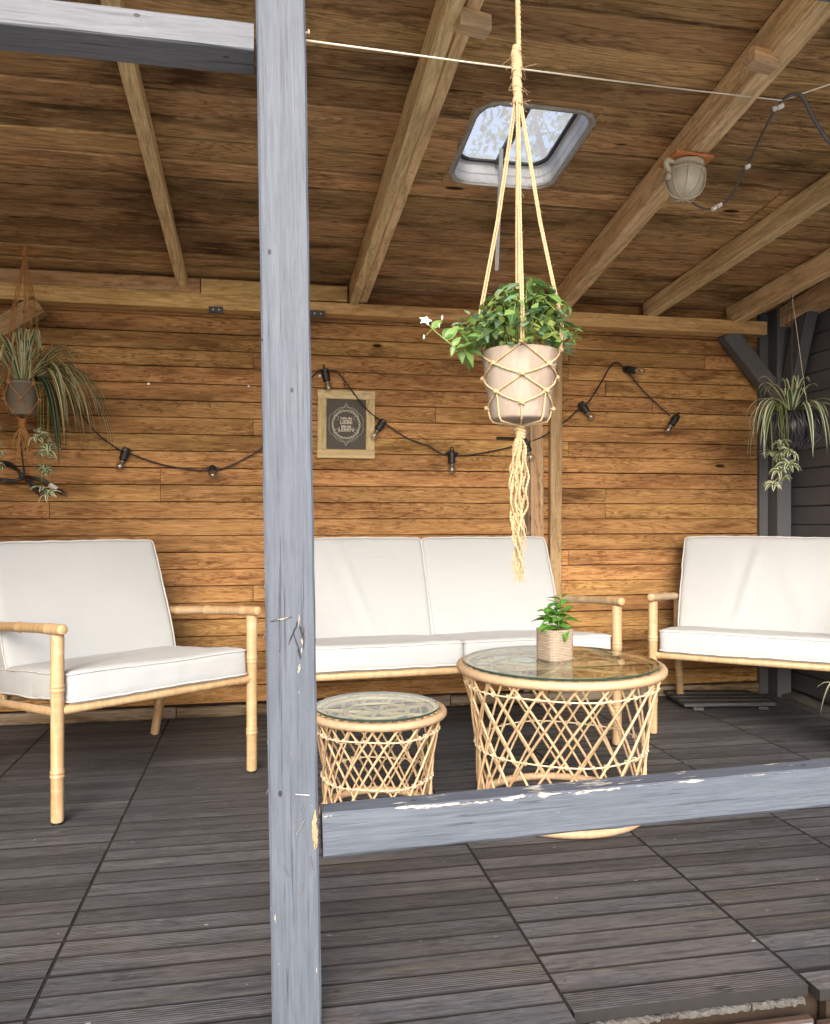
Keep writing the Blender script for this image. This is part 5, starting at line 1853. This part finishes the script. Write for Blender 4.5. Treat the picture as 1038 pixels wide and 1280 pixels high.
tube(bm, bez([E(34, 600), E(40, 610), E(50, 619), E(54, 616), E(46, 606)], 5), .0042, 6)
tube(bm, bez([E(31, 598), E(29, 580), E(27, 560), E(27, 545)], 4), .0038, 6)
obj('cable', bm, M['black'], ec, smooth=True)
bm = bmesh.new(); a, b = E(62, 606, -.02), E(71, 612, -.02)
tube(bm, [a, b], .012, 4)
obj('paper_tag', bm, M['tag'], ec)
bm = bmesh.new()
tube(bm, [E(70, 611, -.02), E(73, 613, -.02), E(78, 616, -.02), E(79, 616.5, -.02)], .01, 10, radii=[.005, .0085, .0095, .006])
for s_ in (-1.5, 1.5): tube(bm, [E(79, 616.5 + s_, -.02), E(84, 619.5 + s_, -.02)], .0022, 6)
obj('plug', bm, M['black'], ec)

# ------------------------------------------------------------------ bulkhead lamp under the rafter
lc = at(858, 204, 2.35)
lz0 = zc(lc.y) - .107
lamp = tag(empty('bulkhead_lamp', (lc.x, lc.y, lz0), (0, 0, .1)), 'old cream bulkhead lamp with clouded glass screwed under a roof rafter', 'lamp')
bm = bmesh.new()
box(bm, -.078, .078, -.055, .055, -.018, -.006, .003)
obj('base_plate', bm, M['orangewood'], lamp, rot=(-.10, 0, 0))
bm = bmesh.new()
lathe(bm, [(.055, -.018), (.062, -.020), (.064, -.030), (.058, -.036), (.060, -.045), (.068, -.050), (.070, -.058), (.066, -.064)], 36, closed_top=False)
col = obj('collar', bm, M['cream'], lamp, smooth=True)
gl = empty('guard', (0, 0, -.045), (R(-12), R(14), 0), lamp)
bm = bmesh.new()
gp = [(.064, -.012), (.067, -.028), (.066, -.05), (.060, -.075), (.048, -.098), (.028, -.113), (.004, -.118)]
lathe(bm, gp, 36, closed_bottom=False)
for v_ in bm.verts:
    a = math.atan2(v_.co.y, v_.co.x)
obj('globe', bm, M['lampglass'], gl, smooth=True)
for k in range(4):
    a = math.pi * k / 4 + .3
    pts = [Vector((math.cos(a) * (r + .003), math.sin(a) * (r + .003), z - .002)) for r, z in gp] + [Vector((-math.cos(a) * (r + .003), -math.sin(a) * (r + .003), z - .002)) for r, z in gp[::-1]]
    bm = bmesh.new(); tube(bm, bez(pts, 3), .0022, 6)
    obj('guard_wire', bm, M['cream'], gl, smooth=True)
bm = bmesh.new(); ring(bm, .069, -.030, .003, 6, 40)
for k in range(40):
    a = 2 * math.pi * k / 40
    tube(bm, [(math.cos(a) * .0685, math.sin(a) * .0685, -.012), (math.cos(a) * .0685, math.sin(a) * .0685, -.030)], .0014, 4)
obj('guard_ring', bm, M['cream'], gl, smooth=True)
bm = bmesh.new()
tube(bm, bez([(-.060, -.01, -.028), (-.085, -.01, -.022), (-.090, -.01, -.040), (-.078, -.01, -.055), (-.068, -.01, -.07)], 4), .010, 8)
tube(bm, [(-.092, -.012, -.078), (-.072, -.012, -.082)], .013, 10)
obj('cable_gland', bm, M['cream'], lamp, smooth=True)

lamp.scale = (.88, .88, .88)
# grey cable from the lamp on porcelain knobs
CO = at(890, 262, 2.45)
cab = tag(empty('lamp_cable', CO), 'grey cable with white porcelain knobs looping from the lamp to the right', 'cable')
cpx = [(836, 207, 2.42), (846, 228, 2.40), (862, 250, 2.42), (878, 260, 2.45), (892, 261, 2.45), (904, 255, 2.42), (917, 240, 2.38), (929, 215, 2.34), (938, 200, 2.30), (952, 170, 2.20), (966, 143, 2.12), (978, 126, 2.09), (992, 118, 2.07), (1003, 121, 2.06), (1013, 140, 2.06), (1024, 160, 2.06), (1040, 182, 2.06), (1058, 205, 2.06)]
pts = [at(*p) - CO for p in cpx]
bm = bmesh.new()
pp = bez(pts, 5)
tube(bm, pp, .0038, 6, radii=[.0034 if i < len(pp) * .66 else .0056 for i in range(len(pp))])
obj('cable', bm, M['greycable'], cab, smooth=True)
for (px, py, Y) in ((892, 261, 2.44), (899, 257, 2.43), (934, 209, 2.32), (969, 136, 2.11), (975, 134, 2.10)):
    c = at(px, py, Y) - CO
    bm = bmesh.new()
    b2_ = bmesh.new(); lathe(b2_, [(.004, -.008), (.0075, -.007), (.0075, -.002), (.0045, 0), (.0075, .002), (.0075, .007), (.004, .008)], 12)
    bmesh.ops.rotate(b2_, verts=b2_.verts, cent=(0, 0, 0), matrix=Matrix.Rotation(R(60), 3, 'Y'))
    bmesh.ops.translate(b2_, verts=b2_.verts, vec=c + Vector((0, -.004, 0)))
    t_ = bpy.data.meshes.new('t'); b2_.to_mesh(t_); b2_.free(); bm.from_mesh(t_); bpy.data.meshes.remove(t_)
    obj('porcelain_knob', bm, M['porcelain'], cab, smooth=True)

# ------------------------------------------------------------------ pale washing line
A_, B_, C_ = at(383, 50.5, 1.50), at(978, 125.5, 2.09), at(1040, 104.5, 2.02)
wl = tag(empty('washing_line', A_), 'thin pale line stretched from the post below the ceiling boards', 'line')
bm = bmesh.new()
mid_ = A_.lerp(B_, .5) + Vector((0, 0, -.004))
e_ = C_ + (C_ - B_) * 4
tube(bm, [p - A_ for p in (A_ + Vector((-.01, 0, 0)), A_.lerp(B_, .25) - Vector((0, 0, .003)), mid_, A_.lerp(B_, .75) - Vector((0, 0, .003)), B_, C_, e_)], .0021, 6)
obj('cord', bm, M['line'], wl, smooth=True)
bm = bmesh.new(); tube(bm, [(-.012, 0, .012), (.004, -.002, .014)], .0022, 6)
tube(bm, [(.003, -.002, .0145), (.006, -.002, .015)], .0045, 8)
obj('nail', bm, M['bind'], wl)

# ------------------------------------------------------------------ tree beyond the roof, seen through the skylight
tr_ = tag(empty('garden_tree', (3.1, 8.2, GZ)), 'leafy tree behind the shelter seen through the right skylight pane', 'tree')
bm = bmesh.new()
tube(bm, bez([(0, 0, 0), (.05, 0, 1.6), (-.05, .1, 3.2), (0, 0, 4.6)], 5), .14, 9, radii=[.16 * (1 - .04 * k) for k in range(16)])
rt_ = random.Random(77)
for k in range(9):
    a = k * 2.4; z0 = 2.4 + k * .25
    tube(bm, bez([(0, 0, z0), (math.cos(a) * .7, math.sin(a) * .7, z0 + .6), (math.cos(a) * 1.5, math.sin(a) * 1.4, z0 + .9)], 4), .05, 6, radii=[.06 - .005 * i for i in range(9)])
obj('trunk', bm, M['bark'], tr_, smooth=True)
bm = bmesh.new(); uvl = bm.loops.layers.uv.new('UVMap')
for k in range(9000):
    while True:
        p = Vector((rt_.uniform(-1, 1), rt_.uniform(-1, 1), rt_.uniform(-1, 1)))
        if p.length < 1: break
    if noise.noise(p * 3.1) < -.12: continue
    c = Vector((p.x * 2.0, p.y * 1.9, 4.6 + p.z * 1.8))
    d = Vector((rt_.uniform(-1, 1), rt_.uniform(-1, 1), rt_.uniform(-1, .6))).normalized() * .10
    sd = d.orthogonal().normalized() * .032
    vs = [bm.verts.new(q) for q in (c, c + d * .5 + sd, c + d, c + d * .5 - sd)]
    bm.faces.new(vs)
tag(obj('crown', bm, M['treeleaf'], tr_), kind='stuff')
